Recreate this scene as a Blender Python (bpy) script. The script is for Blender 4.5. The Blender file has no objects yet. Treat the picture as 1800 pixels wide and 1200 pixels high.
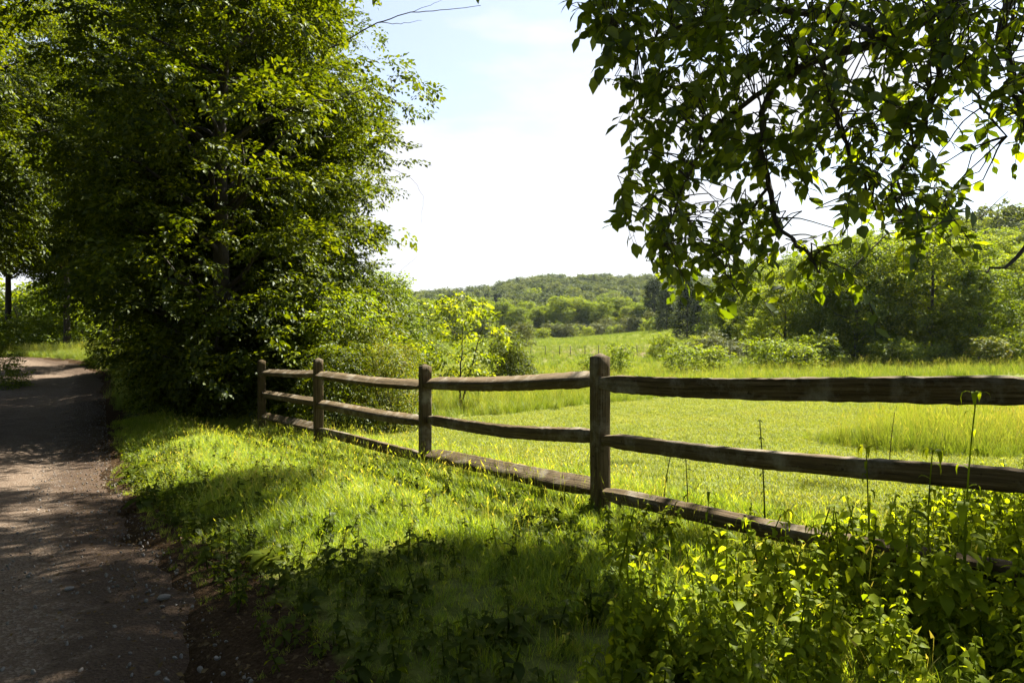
import bpy, math, random
import numpy as np
from mathutils import noise as mnoise, Vector

rs = np.random.RandomState(7)
random.seed(7)
SC = bpy.context.scene
COL = SC.collection
PI = math.pi
CAM_Z, HOR, FPX = 1.6, 560.0, 1200.0       # eye height, horizon row and focal length of the 1800 px photograph

# ------------------------------------------------------------------ tagging helpers
def tag(o, label=None, cat=None, group=None, kind=None):
    if label: o['label'] = label
    if cat: o['category'] = cat
    if group: o['group'] = group
    if kind: o['kind'] = kind
    return o

def empty(name, loc, rz=0.0, sc=1.0):
    o = bpy.data.objects.new(name, None)
    o.empty_display_size = 0.2
    COL.objects.link(o)
    o.location = loc
    o.rotation_euler = (0, 0, rz)
    o.scale = (sc, sc, sc) if not isinstance(sc, tuple) else sc
    return o

def link_mesh(name, me, parent=None, mat=None):
    o = bpy.data.objects.new(name, me)
    COL.objects.link(o)
    if parent: o.parent = parent
    if mat and len(me.materials) == 0: me.materials.append(mat)
    return o

def copy_tree(root, loc, rz, sc, label=None):
    r = root.copy(); COL.objects.link(r)
    r.location = loc; r.rotation_euler = (0, 0, rz)
    r.scale = (sc, sc, sc) if not isinstance(sc, tuple) else sc
    if label: r['label'] = label
    for ch in list(root.children):
        c = ch.copy(); COL.objects.link(c); c.parent = r
    return r

# ------------------------------------------------------------------ mesh soup
class Soup:
    """collects triangles and quads with one random value per face"""
    def __init__(s): s.V = []; s.T = []; s.Q = []; s.rT = []; s.rQ = []; s.n = 0
    def add(s, V, T=None, Q=None, rT=None, rQ=None):
        V = np.asarray(V, float).reshape(-1, 3)
        if T is not None and len(T):
            T = np.asarray(T, int); s.T.append(T + s.n)
            s.rT.append(np.full(len(T), random.random()) if rT is None else rT)
        if Q is not None and len(Q):
            Q = np.asarray(Q, int); s.Q.append(Q + s.n)
            s.rQ.append(np.full(len(Q), random.random()) if rQ is None else rQ)
        s.V.append(V); s.n += len(V)
    def arrays(s):
        V = np.concatenate(s.V) if s.V else np.zeros((0, 3))
        T = np.concatenate(s.T) if s.T else np.zeros((0, 3), int)
        Q = np.concatenate(s.Q) if s.Q else np.zeros((0, 4), int)
        rT = np.concatenate(s.rT) if s.rT else np.zeros(0)
        rQ = np.concatenate(s.rQ) if s.rQ else np.zeros(0)
        return V, T, Q, rT, rQ
    def mesh(s, name, mat, smooth=False):
        V, T, Q, rT, rQ = s.arrays()
        me = bpy.data.meshes.new(name)
        me.vertices.add(len(V)); me.vertices.foreach_set('co', V.astype(np.float32).ravel())
        nl = len(T) * 3 + len(Q) * 4
        me.loops.add(nl)
        me.loops.foreach_set('vertex_index', np.concatenate([T.ravel(), Q.ravel()]).astype(np.int32))
        me.polygons.add(len(T) + len(Q))
        st = np.concatenate([np.arange(len(T)) * 3, len(T) * 3 + np.arange(len(Q)) * 4]).astype(np.int32)
        me.polygons.foreach_set('loop_start', st)
        if smooth: me.polygons.foreach_set('use_smooth', np.ones(len(st), bool))
        a = me.attributes.new('rnd', 'FLOAT', 'FACE')
        a.data.foreach_set('value', np.concatenate([rT, rQ]).astype(np.float32))
        me.update(calc_edges=True)
        if mat: me.materials.append(mat)
        return me

def euler_mats(yaw, tilt, roll):
    """Rz(yaw) Rx(tilt) Ry(roll), batched"""
    yaw, tilt, roll = np.broadcast_arrays(*(np.atleast_1d(np.asarray(a, float)) for a in (yaw, tilt, roll)))
    cz, sz, cx, sx, cy, sy = np.cos(yaw), np.sin(yaw), np.cos(tilt), np.sin(tilt), np.cos(roll), np.sin(roll)
    o, z = np.ones_like(cz), np.zeros_like(cz)
    def M(r): return np.stack([np.stack(q, -1) for q in r], -2)
    Rz = M([[cz, -sz, z], [sz, cz, z], [z, z, o]])
    Rx = M([[o, z, z], [z, cx, -sx], [z, sx, cx]])
    Ry = M([[cy, z, sy], [z, o, z], [-sy, z, cy]])
    return Rz @ Rx @ Ry

def stamp(soup, tV, tT, tr, pos, R, S, jitter=0.0):
    """stamp a template (verts, tris, face values) at many transforms"""
    m, n = len(pos), len(tV)
    if m == 0: return
    S = np.broadcast_to(np.asarray(S, float), (m,))
    V = np.einsum('mij,nj->mni', R, tV) * S[:, None, None] + np.asarray(pos)[:, None, :]
    T = tT[None] + (np.arange(m) * n)[:, None, None]
    r = np.clip(tr[None, :] + (rs.rand(m, 1) - .5) * jitter, 0, 1)
    soup.add(V.reshape(-1, 3), T=T.reshape(-1, 3), rT=r.ravel())

def tube(soup, P, rad, sides=6, cap=True, val=None, wob=0.0):
    P = np.asarray(P, float); k = len(P)
    rad = np.broadcast_to(np.asarray(rad, float), (k,))
    T = np.gradient(P, axis=0); T /= np.linalg.norm(T, axis=1)[:, None] + 1e-9
    up = np.array([0.13, 0.31, 1.0]) if abs(T[0, 2]) < 0.8 else np.array([1.0, 0.2, 0.1])
    A = np.cross(T, up); A /= np.linalg.norm(A, axis=1)[:, None] + 1e-9
    B = np.cross(T, A)
    th = np.linspace(0, 2 * PI, sides, endpoint=False)
    w = 1 + (rs.rand(k, sides) - .5) * wob
    ring = P[:, None, :] + (rad[:, None] * w)[..., None] * (np.cos(th)[None, :, None] * A[:, None, :] + np.sin(th)[None, :, None] * B[:, None, :])
    i, j = np.meshgrid(np.arange(k - 1), np.arange(sides), indexing='ij'); j2 = (j + 1) % sides
    Q = np.stack([i * sides + j, i * sides + j2, (i + 1) * sides + j2, (i + 1) * sides + j], -1).reshape(-1, 4)
    v = random.random() if val is None else val
    V = ring.reshape(-1, 3)
    Tt = None
    if cap:
        V = np.vstack([V, P[-1] + T[-1] * rad[-1] * .5])
        a = np.arange(sides)
        Tt = np.stack([(k - 1) * sides + a, (k - 1) * sides + (a + 1) % sides, np.full(sides, k * sides)], -1)
    soup.add(V, T=Tt, Q=Q, rQ=np.full(len(Q), v), rT=None if Tt is None else np.full(len(Tt), v))

# ------------------------------------------------------------------ terrain
FD = np.array([-0.567, 0.824]); FN = np.array([0.824, 0.567]); P1 = np.array([0.71, 5.5])
def st(X, Y):
    return (X - P1[0]) * FN[0] + (Y - P1[1]) * FN[1], (X - P1[0]) * FD[0] + (Y - P1[1]) * FD[1]
def from_st(s, t): return P1[0] + s * FN[0] + t * FD[0], P1[1] + s * FN[1] + t * FD[1]
def sstep(a, b, x):
    u = np.clip((x - a) / (b - a), 0, 1); return u * u * (3 - 2 * u)
def wave(X, Y, f, a, p=0.0):
    return a * (np.sin(X * f + 1.3 + p) * np.cos(Y * f * .83 + .7 + p) + .5 * np.sin(X * f * 2.3 + Y * f * 1.9 + p * 2))
def height(X, Y):
    X = np.asarray(X, float); Y = np.asarray(Y, float)
    s, t = st(X, Y)
    V = np.interp(t, [-12, -3, 0, 3.4, 6.7, 10, 20, 28, 37, 45, 60, 120, 900], [.25, .19, .02, -.27, -.51, -.68, -.76, -.58, -.32, -.55, -1.6, -3, -3])
    # bank: the verge swells a little between road and fence
    V = V + .09 * np.exp(-((s + 1.7) / .8) ** 2) - .05 * sstep(-2.7, -3.2, s)
    Yc = np.clip(Y, -20, 1e5)
    F = np.interp(Yc, [-20, 0, 5, 10, 25, 50, 75, 120, 200, 230], [.5, .25, .05, -.45, -1.38, -2.25, -2.9, -3.7, -4.5, -4.5])
    F = F + 18 * np.exp(-((X - 110) ** 2) / 3200 - ((Y - 150) ** 2) / 6050)
    w = sstep(0.0, 5.0, s)
    z = V * (1 - w) + F * w
    far = sstep(225, 600, Y) * 30 * (.60 + .40 * sstep(-60, 30, X)) + wave(X, Y, .011, 2.2) * sstep(240, 400, Y)
    z = z + far + wave(X, Y, .06, .25) * sstep(20, 60, Y) + wave(X, Y, .9, .018)
    z = z + sstep(25, 60, -X - .9 * Y) * 2.0
    return z
def hz(x, y): return float(height(x, y))
def pix(X, Y, Z): return 900 + FPX * X / Y, HOR + FPX * (CAM_Z - Z) / Y
def at(px, py, Y): return np.array([(px - 900) / FPX * Y, Y, CAM_Z - (py - HOR) / FPX * Y])
def gpt(px, Y):
    x = (px - 900) / FPX * Y; return x, Y

def inpoly(px, py, poly):
    px = np.asarray(px, float); py = np.asarray(py, float)
    r = np.zeros(px.shape, bool); n = len(poly); j = n - 1
    for i in range(n):
        xi, yi = poly[i]; xj, yj = poly[j]
        if yi != yj:
            c = ((yi > py) != (yj > py)) & (px < (xj - xi) * (py - yi) / (yj - yi) + xi)
            r ^= c
        j = i
    return r

SUN_AZ, SUN_EL = math.radians(43), math.radians(50)
SUN = np.array([math.sin(SUN_AZ) * math.cos(SUN_EL), math.cos(SUN_AZ) * math.cos(SUN_EL), math.sin(SUN_EL)])

# ------------------------------------------------------------------ materials
ALB = .60      # overall reflectance scale of every procedural colour
LEAFTINT = (1.12, 1.0, .6)
def new_mat(name):
    m = bpy.data.materials.new(name); m.use_nodes = True
    nt = m.node_tree; nt.nodes.clear()
    out = nt.nodes.new('ShaderNodeOutputMaterial')
    return m, nt, out
def N(nt, t, **kw):
    n = nt.nodes.new(t)
    for k, v in kw.items(): setattr(n, k, v)
    return n
def ramp(nt, fac, stops):
    r = N(nt, 'ShaderNodeValToRGB'); e = r.color_ramp.elements
    while len(e) < len(stops): e.new(.5)
    for el, (p, c) in zip(e, stops): el.position = p; el.color = (c[0] * ALB, c[1] * ALB, c[2] * ALB, 1)
    nt.links.new(fac, r.inputs[0]); return r.outputs[0]
def noise_tex(nt, scale, detail=4, coord=None, rough=.6):
    n = N(nt, 'ShaderNodeTexNoise'); n.inputs['Scale'].default_value = scale
    n.inputs['Detail'].default_value = detail; n.inputs['Roughness'].default_value = rough
    if coord is not None: nt.links.new(coord, n.inputs['Vector'])
    return n.outputs['Fac']
def mathn(nt, op, a, b=None, clamp=False):
    n = N(nt, 'ShaderNodeMath', operation=op, use_clamp=clamp)
    for i, v in enumerate((a, b)):
        if v is None: continue
        if isinstance(v, (int, float)): n.inputs[i].default_value = v
        else: nt.links.new(v, n.inputs[i])
    return n.outputs[0]
def mixc(nt, f, a, b, blend='MIX'):
    n = N(nt, 'ShaderNodeMix', data_type='RGBA', blend_type=blend)
    for k, v in ((0, f), (6, a), (7, b)):
        if isinstance(v, (int, float)): n.inputs[k].default_value = v
        elif isinstance(v, tuple): n.inputs[k].default_value = (*[q * (ALB if blend == 'MIX' else 1) for q in v], 1)
        else: nt.links.new(v, n.inputs[k])
    return n.outputs[2]

def leaf_mat(name, stops, trans=.5, tboost=(1.7, 1.6, .45), gloss=.02, rough=.5, obj=.35, patch=0):
    m, nt, out = new_mat(name)
    at_ = N(nt, 'ShaderNodeAttribute', attribute_name='rnd')
    oi = N(nt, 'ShaderNodeObjectInfo')
    f = mathn(nt, 'ADD', mathn(nt, 'MULTIPLY', at_.outputs['Fac'], 1 - obj), mathn(nt, 'MULTIPLY', oi.outputs['Random'], obj))
    if patch:      # drifts of lusher and drier growth across the ground
        ge = N(nt, 'ShaderNodeNewGeometry')
        f = mathn(nt, 'ADD', f, mathn(nt, 'MULTIPLY', mathn(nt, 'SUBTRACT', noise_tex(nt, .9, 5, ge.outputs['Position']), .5), patch), True)
    c = ramp(nt, f, [(p, tuple(a * b for a, b in zip(q, LEAFTINT))) for p, q in stops])
    dif = N(nt, 'ShaderNodeBsdfDiffuse'); nt.links.new(c, dif.inputs[0])
    tc = mixc(nt, 1.0, c, tboost, 'MULTIPLY')
    tr = N(nt, 'ShaderNodeBsdfTranslucent'); nt.links.new(tc, tr.inputs[0])
    mx = N(nt, 'ShaderNodeMixShader'); mx.inputs[0].default_value = trans
    nt.links.new(dif.outputs[0], mx.inputs[1]); nt.links.new(tr.outputs[0], mx.inputs[2])
    gl = N(nt, 'ShaderNodeBsdfGlossy'); gl.inputs['Roughness'].default_value = rough
    gl.inputs[0].default_value = (.8, .85, .8, 1)
    m2 = N(nt, 'ShaderNodeMixShader'); m2.inputs[0].default_value = gloss
    nt.links.new(mx.outputs[0], m2.inputs[1]); nt.links.new(gl.outputs[0], m2.inputs[2])
    nt.links.new(m2.outputs[0], out.inputs[0])
    return m

def bark_mat(name, c0, c1, scale=14, bump=.6):
    m, nt, out = new_mat(name)
    tc = N(nt, 'ShaderNodeTexCoord')
    mp = N(nt, 'ShaderNodeMapping'); mp.inputs['Scale'].default_value = (1, 1, .22)
    nt.links.new(tc.outputs['Object'], mp.inputs[0])
    n = noise_tex(nt, scale, 6, mp.outputs[0], .7)
    c = ramp(nt, n, [(.3, c0), (.7, c1)])
    b = N(nt, 'ShaderNodeBsdfPrincipled'); b.inputs['Roughness'].default_value = .9
    nt.links.new(c, b.inputs[0])
    bp = N(nt, 'ShaderNodeBump'); bp.inputs['Strength'].default_value = bump; bp.inputs['Distance'].default_value = .03
    nt.links.new(n, bp.inputs['Height']); nt.links.new(bp.outputs[0], b.inputs['Normal'])
    nt.links.new(b.outputs[0], out.inputs[0]); return m

M = {}
G0, G1, G2 = (.030, .055, .004), (.062, .105, .007), (.11, .16, .010)
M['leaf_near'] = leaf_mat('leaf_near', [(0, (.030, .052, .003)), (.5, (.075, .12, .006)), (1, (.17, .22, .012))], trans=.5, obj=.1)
M['leaf_over'] = leaf_mat('leaf_over', [(0, (.05, .09, .006)), (.6, (.12, .19, .010)), (1, (.24, .32, .018))], trans=.66, gloss=.03, obj=0)
M['leaf_mid'] = leaf_mat('leaf_mid', [(0, (.04, .08, .008)), (.5, (.14, .22, .017)), (1, (.32, .41, .035))], trans=.55)
M['leaf_light'] = leaf_mat('leaf_light', [(0, (.08, .14, .014)), (.5, (.17, .26, .022)), (1, (.31, .39, .045))], trans=.55)
M['leaf_sap'] = leaf_mat('leaf_sap', [(0, (.12, .19, .012)), (.5, (.23, .32, .016)), (1, (.36, .43, .05))], trans=.55, obj=0)
M['leaf_dark'] = leaf_mat('leaf_dark', [(0, (.022, .042, .014)), (.5, (.045, .075, .022)), (1, (.075, .115, .03))], trans=.25)
M['leaf_grey'] = leaf_mat('leaf_grey', [(0, (.08, .11, .05)), (.5, (.12, .15, .07)), (1, (.17, .20, .10))], trans=.3)
M['leaf_rust'] = leaf_mat('leaf_rust', [(0, (.06, .10, .01)), (.5, (.13, .19, .02)), (.82, (.22, .25, .035)), (1, (.22, .12, .04))], trans=.45)
M['leaf_far'] = leaf_mat('leaf_far', [(0, (.045, .075, .03)), (.5, (.105, .15, .055)), (1, (.19, .24, .09))], trans=.35, obj=.65)  # blue raised in these greens to stand in for distance haze
M['weed'] = leaf_mat('weed', [(0, (.13, .21, .014)), (.5, (.25, .35, .02)), (1, (.42, .50, .06))], trans=.6, obj=.3, gloss=.006)
M['plant'] = leaf_mat('plant', [(0, (.05, .085, .008)), (.5, (.10, .15, .012)), (1, (.17, .21, .03))], trans=.55, obj=.3, gloss=.01)
M['grass'] = leaf_mat('grass', [(0, (.12, .23, .03)), (.4, (.26, .41, .055)), (.8, (.43, .55, .10)), (1, (.60, .55, .32))], trans=.5, patch=1.2, obj=.35)
M['mown'] = leaf_mat('mown', [(0, (.18, .26, .05)), (.5, (.28, .36, .08)), (1, (.43, .45, .19))], trans=.4, obj=.3, patch=.9)
M['meadow'] = leaf_mat('meadow', [(0, (.10, .18, .04)), (.4, (.19, .29, .075)), (.8, (.29, .38, .13)), (1, (.40, .40, .22))], trans=.4, obj=.4, patch=1.0)
M['dry'] = leaf_mat('dry', [(0, (.05, .03, .015)), (.5, (.10, .065, .035)), (1, (.18, .13, .07))], trans=.15, obj=.3)
M['bark'] = bark_mat('bark', (.02, .014, .009), (.075, .055, .036))
M['bark_far'] = bark_mat('bark_far', (.04, .03, .02), (.10, .08, .06), 6)

def wood_mat():
    m, nt, out = new_mat('weathered_wood')
    tc = N(nt, 'ShaderNodeTexCoord')
    at_ = N(nt, 'ShaderNodeAttribute', attribute_name='along')
    # grain runs along each piece: (along/long, across) stored by the builder as a vector
    mp = N(nt, 'ShaderNodeMapping'); mp.inputs['Scale'].default_value = (2.2, 75, 75)
    nt.links.new(at_.outputs['Vector'], mp.inputs[0])
    n = noise_tex(nt, 1.0, 6, mp.outputs[0], .65)
    n2 = noise_tex(nt, 9, 5, tc.outputs['Object'], .6)
    c = ramp(nt, n, [(.34, (.018, .011, .004)), (.46, (.095, .062, .026)), (.60, (.17, .118, .056)), (.74, (.34, .26, .155))])
    c = mixc(nt, mathn(nt, 'MULTIPLY', mathn(nt, 'SUBTRACT', n2, .42, True), 2.2, True), c, (.085, .065, .022))
    at2 = N(nt, 'ShaderNodeAttribute', attribute_name='rnd')
    c = mixc(nt, mathn(nt, 'MULTIPLY', at2.outputs['Fac'], .25), c, (.22, .16, .10))
    n3 = noise_tex(nt, 3.2, 6, tc.outputs['Object'], .7)
    c = mixc(nt, mathn(nt, 'MULTIPLY', mathn(nt, 'SUBTRACT', n3, .50, True), 4.5, True), c, (.34, .30, .23))
    n4 = noise_tex(nt, 24, 3, tc.outputs['Object'], .5)
    c = mixc(nt, mathn(nt, 'MULTIPLY', mathn(nt, 'SUBTRACT', n4, .66, True), 9, True), c, (.02, .014, .007))
    b = N(nt, 'ShaderNodeBsdfPrincipled'); b.inputs['Roughness'].default_value = .9; b.inputs['Specular IOR Level'].default_value = .15
    nt.links.new(c, b.inputs[0])
    bp = N(nt, 'ShaderNodeBump'); bp.inputs['Strength'].default_value = .8; bp.inputs['Distance'].default_value = .008
    nt.links.new(mathn(nt, 'ADD', n, mathn(nt, 'MULTIPLY', n2, .6)), bp.inputs['Height']); nt.links.new(bp.outputs[0], b.inputs['Normal'])
    nt.links.new(b.outputs[0], out.inputs[0]); return m
M['wood'] = wood_mat()

def ground_mat():
    m, nt, out = new_mat('ground_soil_and_turf')
    geo = N(nt, 'ShaderNodeNewGeometry'); pos = geo.outputs['Position']
    def A(n): return N(nt, 'ShaderNodeAttribute', attribute_name=n).outputs['Fac']
    nf = noise_tex(nt, 30, 5, pos); nm = noise_tex(nt, 2.2, 5, pos); nl = noise_tex(nt, .22, 5, pos)
    turf = ramp(nt, nf, [(.25, (.12, .155, .035)), (.5, (.21, .26, .065)), (.78, (.32, .35, .11))])
    turf = mixc(nt, mathn(nt, 'MULTIPLY', mathn(nt, 'SUBTRACT', nm, .5, True), 2.5, True), turf, (.31, .28, .12))
    mead = ramp(nt, noise_tex(nt, 6, 6, pos), [(.25, (.09, .12, .02)), (.5, (.19, .22, .04)), (.75, (.32, .33, .10))])
    mead = mixc(nt, mathn(nt, 'MULTIPLY', mathn(nt, 'SUBTRACT', nl, .42, True), 3.0, True), mead, (.24, .25, .10))
    c = mixc(nt, A('meadow'), turf, mead)
    c = mixc(nt, mathn(nt, 'MULTIPLY', A('straw'), mathn(nt, 'ADD', .4, nm), True), c, (.20, .165, .085))
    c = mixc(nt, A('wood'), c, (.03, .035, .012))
    dirt = ramp(nt, noise_tex(nt, 45, 6, pos, .75), [(.3, (.035, .022, .012)), (.55, (.085, .055, .032)), (.75, (.17, .12, .075))])
    d = mathn(nt, 'ADD', A('dirt'), mathn(nt, 'MULTIPLY', mathn(nt, 'SUBTRACT', noise_tex(nt, 5, 4, pos), .5), 1.2))
    c = mixc(nt, mathn(nt, 'MULTIPLY', mathn(nt, 'SUBTRACT', d, .35, True), 4, True), c, dirt)
    b = N(nt, 'ShaderNodeBsdfDiffuse'); nt.links.new(c, b.inputs[0])
    bp = N(nt, 'ShaderNodeBump'); bp.inputs['Strength'].default_value = .9; bp.inputs['Distance'].default_value = .04
    nt.links.new(nf, bp.inputs['Height']); nt.links.new(bp.outputs[0], b.inputs['Normal'])
    nt.links.new(b.outputs[0], out.inputs[0]); return m

def road_mat():
    m, nt, out = new_mat('packed_gravel')
    geo = N(nt, 'ShaderNodeNewGeometry'); pos = geo.outputs['Position']
    def A(n): return N(nt, 'ShaderNodeAttribute', attribute_name=n).outputs['Fac']
    v = N(nt, 'ShaderNodeTexVoronoi'); v.inputs['Scale'].default_value = 55; nt.links.new(pos, v.inputs['Vector'])
    n1 = noise_tex(nt, 70, 6, pos, .8); n2 = noise_tex(nt, 1.6, 5, pos)
    c = ramp(nt, n1, [(.25, (.06, .034, .019)), (.5, (.19, .13, .085)), (.75, (.42, .32, .23))])
    stone = N(nt, 'ShaderNodeSeparateColor'); nt.links.new(v.outputs['Color'], stone.inputs[0])
    c = mixc(nt, mathn(nt, 'MULTIPLY', mathn(nt, 'GREATER_THAN', stone.outputs[0], .8), .55), c, (.38, .31, .24))
    c = mixc(nt, mathn(nt, 'MULTIPLY', mathn(nt, 'SUBTRACT', n2, .45, True), 2.2, True), c, (.13, .085, .055))
    d = mathn(nt, 'ADD', A('edge'), mathn(nt, 'MULTIPLY', mathn(nt, 'SUBTRACT', noise_tex(nt, 6, 5, pos), .5), 1.4))
    dirt = ramp(nt, noise_tex(nt, 60, 6, pos, .8), [(.3, (.045, .026, .015)), (.55, (.11, .07, .042)), (.75, (.22, .16, .11))])
    c = mixc(nt, mathn(nt, 'MULTIPLY', mathn(nt, 'SUBTRACT', d, .3, True), 3, True), c, dirt)
    b = N(nt, 'ShaderNodeBsdfPrincipled'); b.inputs['Roughness'].default_value = .95; b.inputs['Specular IOR Level'].default_value = .2
    nt.links.new(c, b.inputs[0])
    bp = N(nt, 'ShaderNodeBump'); bp.inputs['Strength'].default_value = .8; bp.inputs['Distance'].default_value = .02
    nt.links.new(mathn(nt, 'ADD', n1, v.outputs['Distance']), bp.inputs['Height']); nt.links.new(bp.outputs[0], b.inputs['Normal'])
    nt.links.new(b.outputs[0], out.inputs[0]); return m

def stone_mat():
    m, nt, out = new_mat('pale_stone')
    geo = N(nt, 'ShaderNodeTexCoord'); oi = N(nt, 'ShaderNodeObjectInfo')
    c = ramp(nt, noise_tex(nt, 40, 5, geo.outputs['Object']), [(.3, (.16, .14, .12)), (.7, (.40, .37, .33))])
    c = mixc(nt, mathn(nt, 'MULTIPLY', oi.outputs['Random'], .6), c, (.13, .10, .075))
    b = N(nt, 'ShaderNodeBsdfPrincipled'); b.inputs['Roughness'].default_value = .9
    nt.links.new(c, b.inputs[0]); nt.links.new(b.outputs[0], out.inputs[0]); return m
M['stone'] = stone_mat()

# ------------------------------------------------------------------ ground sheet
MOWN_EDGE = [(-60, 6), (-6, 13.2), (-3, 14.6), (0, 18.0), (2.75, 22), (7.7, 27.0), (14, 33), (20, 36), (30, 38), (80, 40)]
def mown_limit(X): return np.interp(X, [p[0] for p in MOWN_EDGE], [p[1] for p in MOWN_EDGE])
def tall_patch(X, Y): return ((X - 8.6) / 3.3) ** 2 + ((Y - 11.6) / 1.9) ** 2
def road_edge(t): return np.interp(t, [-20, 6, 14, 26, 32, 37, 50, 70], [-3.05, -2.95, -2.5, -1.75, -2.2, -3.6, -8.5, -20])
def road_w(t): return np.interp(t, [-20, 8, 22, 40, 70], [3.3, 3.4, 4.6, 5.2, 6])

r_ = np.geomspace(.35, 2600, 300); na = 420
ang = np.concatenate([np.linspace(-48, 48, 330, endpoint=False), np.linspace(48, 312, 90, endpoint=False)]) * PI / 180
RR, AA = np.meshgrid(r_, ang, indexing='ij')
GX, GY = RR * np.sin(AA), RR * np.cos(AA)
GZ = height(GX, GY)
s_, t_ = st(GX, GY); re = road_edge(t_); rw = road_w(t_)
under = sstep(re + .02, re - .25, s_) * sstep(re - rw - .02, re - rw + .25, s_) * (t_ < 75)
GZ2 = GZ - .07 * under
V = np.stack([GX, GY, GZ2], -1).reshape(-1, 3)
i, j = np.meshgrid(np.arange(len(r_) - 1), np.arange(na), indexing='ij'); j2 = (j + 1) % na
Q = np.stack([i * na + j, (i + 1) * na + j, (i + 1) * na + j2, i * na + j2], -1).reshape(-1, 4)
V = np.vstack([V, [[0, 0, hz(0, 0)]]]); a = np.arange(na)
T = np.stack([a, (a + 1) % na, np.full(na, len(V) - 1)], -1)
gs = Soup(); gs.add(V, T=T, Q=Q)
gme = gs.mesh('ground', ground_mat(), True)
def vattr(me, name, arr):
    at_ = me.attributes.new(name, 'FLOAT', 'POINT')
    at_.data.foreach_set('value', arr.astype(np.float32).ravel())
def ext(a): return np.append(a.ravel(), a.ravel()[0])
fieldside = sstep(.0, 1.2, s_)
mead = np.clip(sstep(-.6, 1.2, GY - mown_limit(GX)) + sstep(1.15, .9, tall_patch(GX, GY)), 0, 1) * fieldside
mead = np.maximum(mead, 1 - fieldside)
vattr(gme, 'meadow', ext(mead))
straw = np.exp(-((GY - 82) / 16) ** 2 - ((GX - 14) / 26) ** 2) * 1.0 + .9 * np.exp(-((GX - 36) / 7) ** 2 - ((GY - 45) / 5) ** 2) + .8 * np.exp(-((GX - 7.2) / 2.2) ** 2 - ((GY - 17.5) / 1.5) ** 2)
vattr(gme, 'straw', ext(np.clip(straw, 0, 1)))
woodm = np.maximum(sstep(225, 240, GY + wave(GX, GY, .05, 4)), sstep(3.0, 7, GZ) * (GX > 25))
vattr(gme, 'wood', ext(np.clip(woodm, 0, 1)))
dirt = sstep(re + .75, re + .05, s_) * sstep(re - rw - .8, re - rw - .1, s_) * (t_ < 75)
dirt = np.maximum(dirt, .55 * np.exp(-((s_ + .5) / 2.6) ** 4 - ((t_ - 17) / 7.5) ** 4))
vattr(gme, 'dirt', ext(dirt))
tag(link_mesh('ground', gme), kind='structure', label='rolling grassy ground with mown field, meadow and distant hill')

# road strip
tt = np.concatenate([np.arange(-14, 14, .16), np.arange(14, 70, .5)]); uu = np.linspace(0, 1, 26)
TT, UU = np.meshgrid(tt, uu, indexing='ij')
RE, RW = road_edge(TT), road_w(TT)
wob = .10 * np.sin(TT * 1.7) + .07 * np.sin(TT * 4.1 + 1) + .05 * np.sin(TT * 9.3)
SS = RE - RW * UU + wob * (1 - UU) ** 6 * 1.2
X_, Y_ = from_st(SS, TT)
crown = .05 * np.sin(PI * UU) - .025 * (np.exp(-((UU - .25) / .07) ** 2) + np.exp(-((UU - .72) / .07) ** 2))
edge_dip = -.07 * (sstep(.06, 0, UU) + sstep(.94, 1, UU))
Z_ = height(X_, Y_) + .012 + crown + edge_dip
k, n = TT.shape; i, j = np.meshgrid(np.arange(k - 1), np.arange(n - 1), indexing='ij')
Q = np.stack([i * n + j, i * n + j + 1, (i + 1) * n + j + 1, (i + 1) * n + j], -1).reshape(-1, 4)
s1 = Soup(); s1.add(np.stack([X_, Y_, Z_], -1).reshape(-1, 3), Q=Q)
rme = s1.mesh('road', road_mat(), True)
vattr(rme, 'edge', np.clip(sstep(.36, 0, UU) + sstep(.85, 1, UU) + .35 * np.exp(-((UU - .5) / .1) ** 2), 0, 1))
tag(link_mesh('road', rme), kind='structure', label='narrow dirt and gravel lane in tree shade')
def road_top(X, Y):
    s, t = st(X, Y); return height(X, Y) + .02

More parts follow.
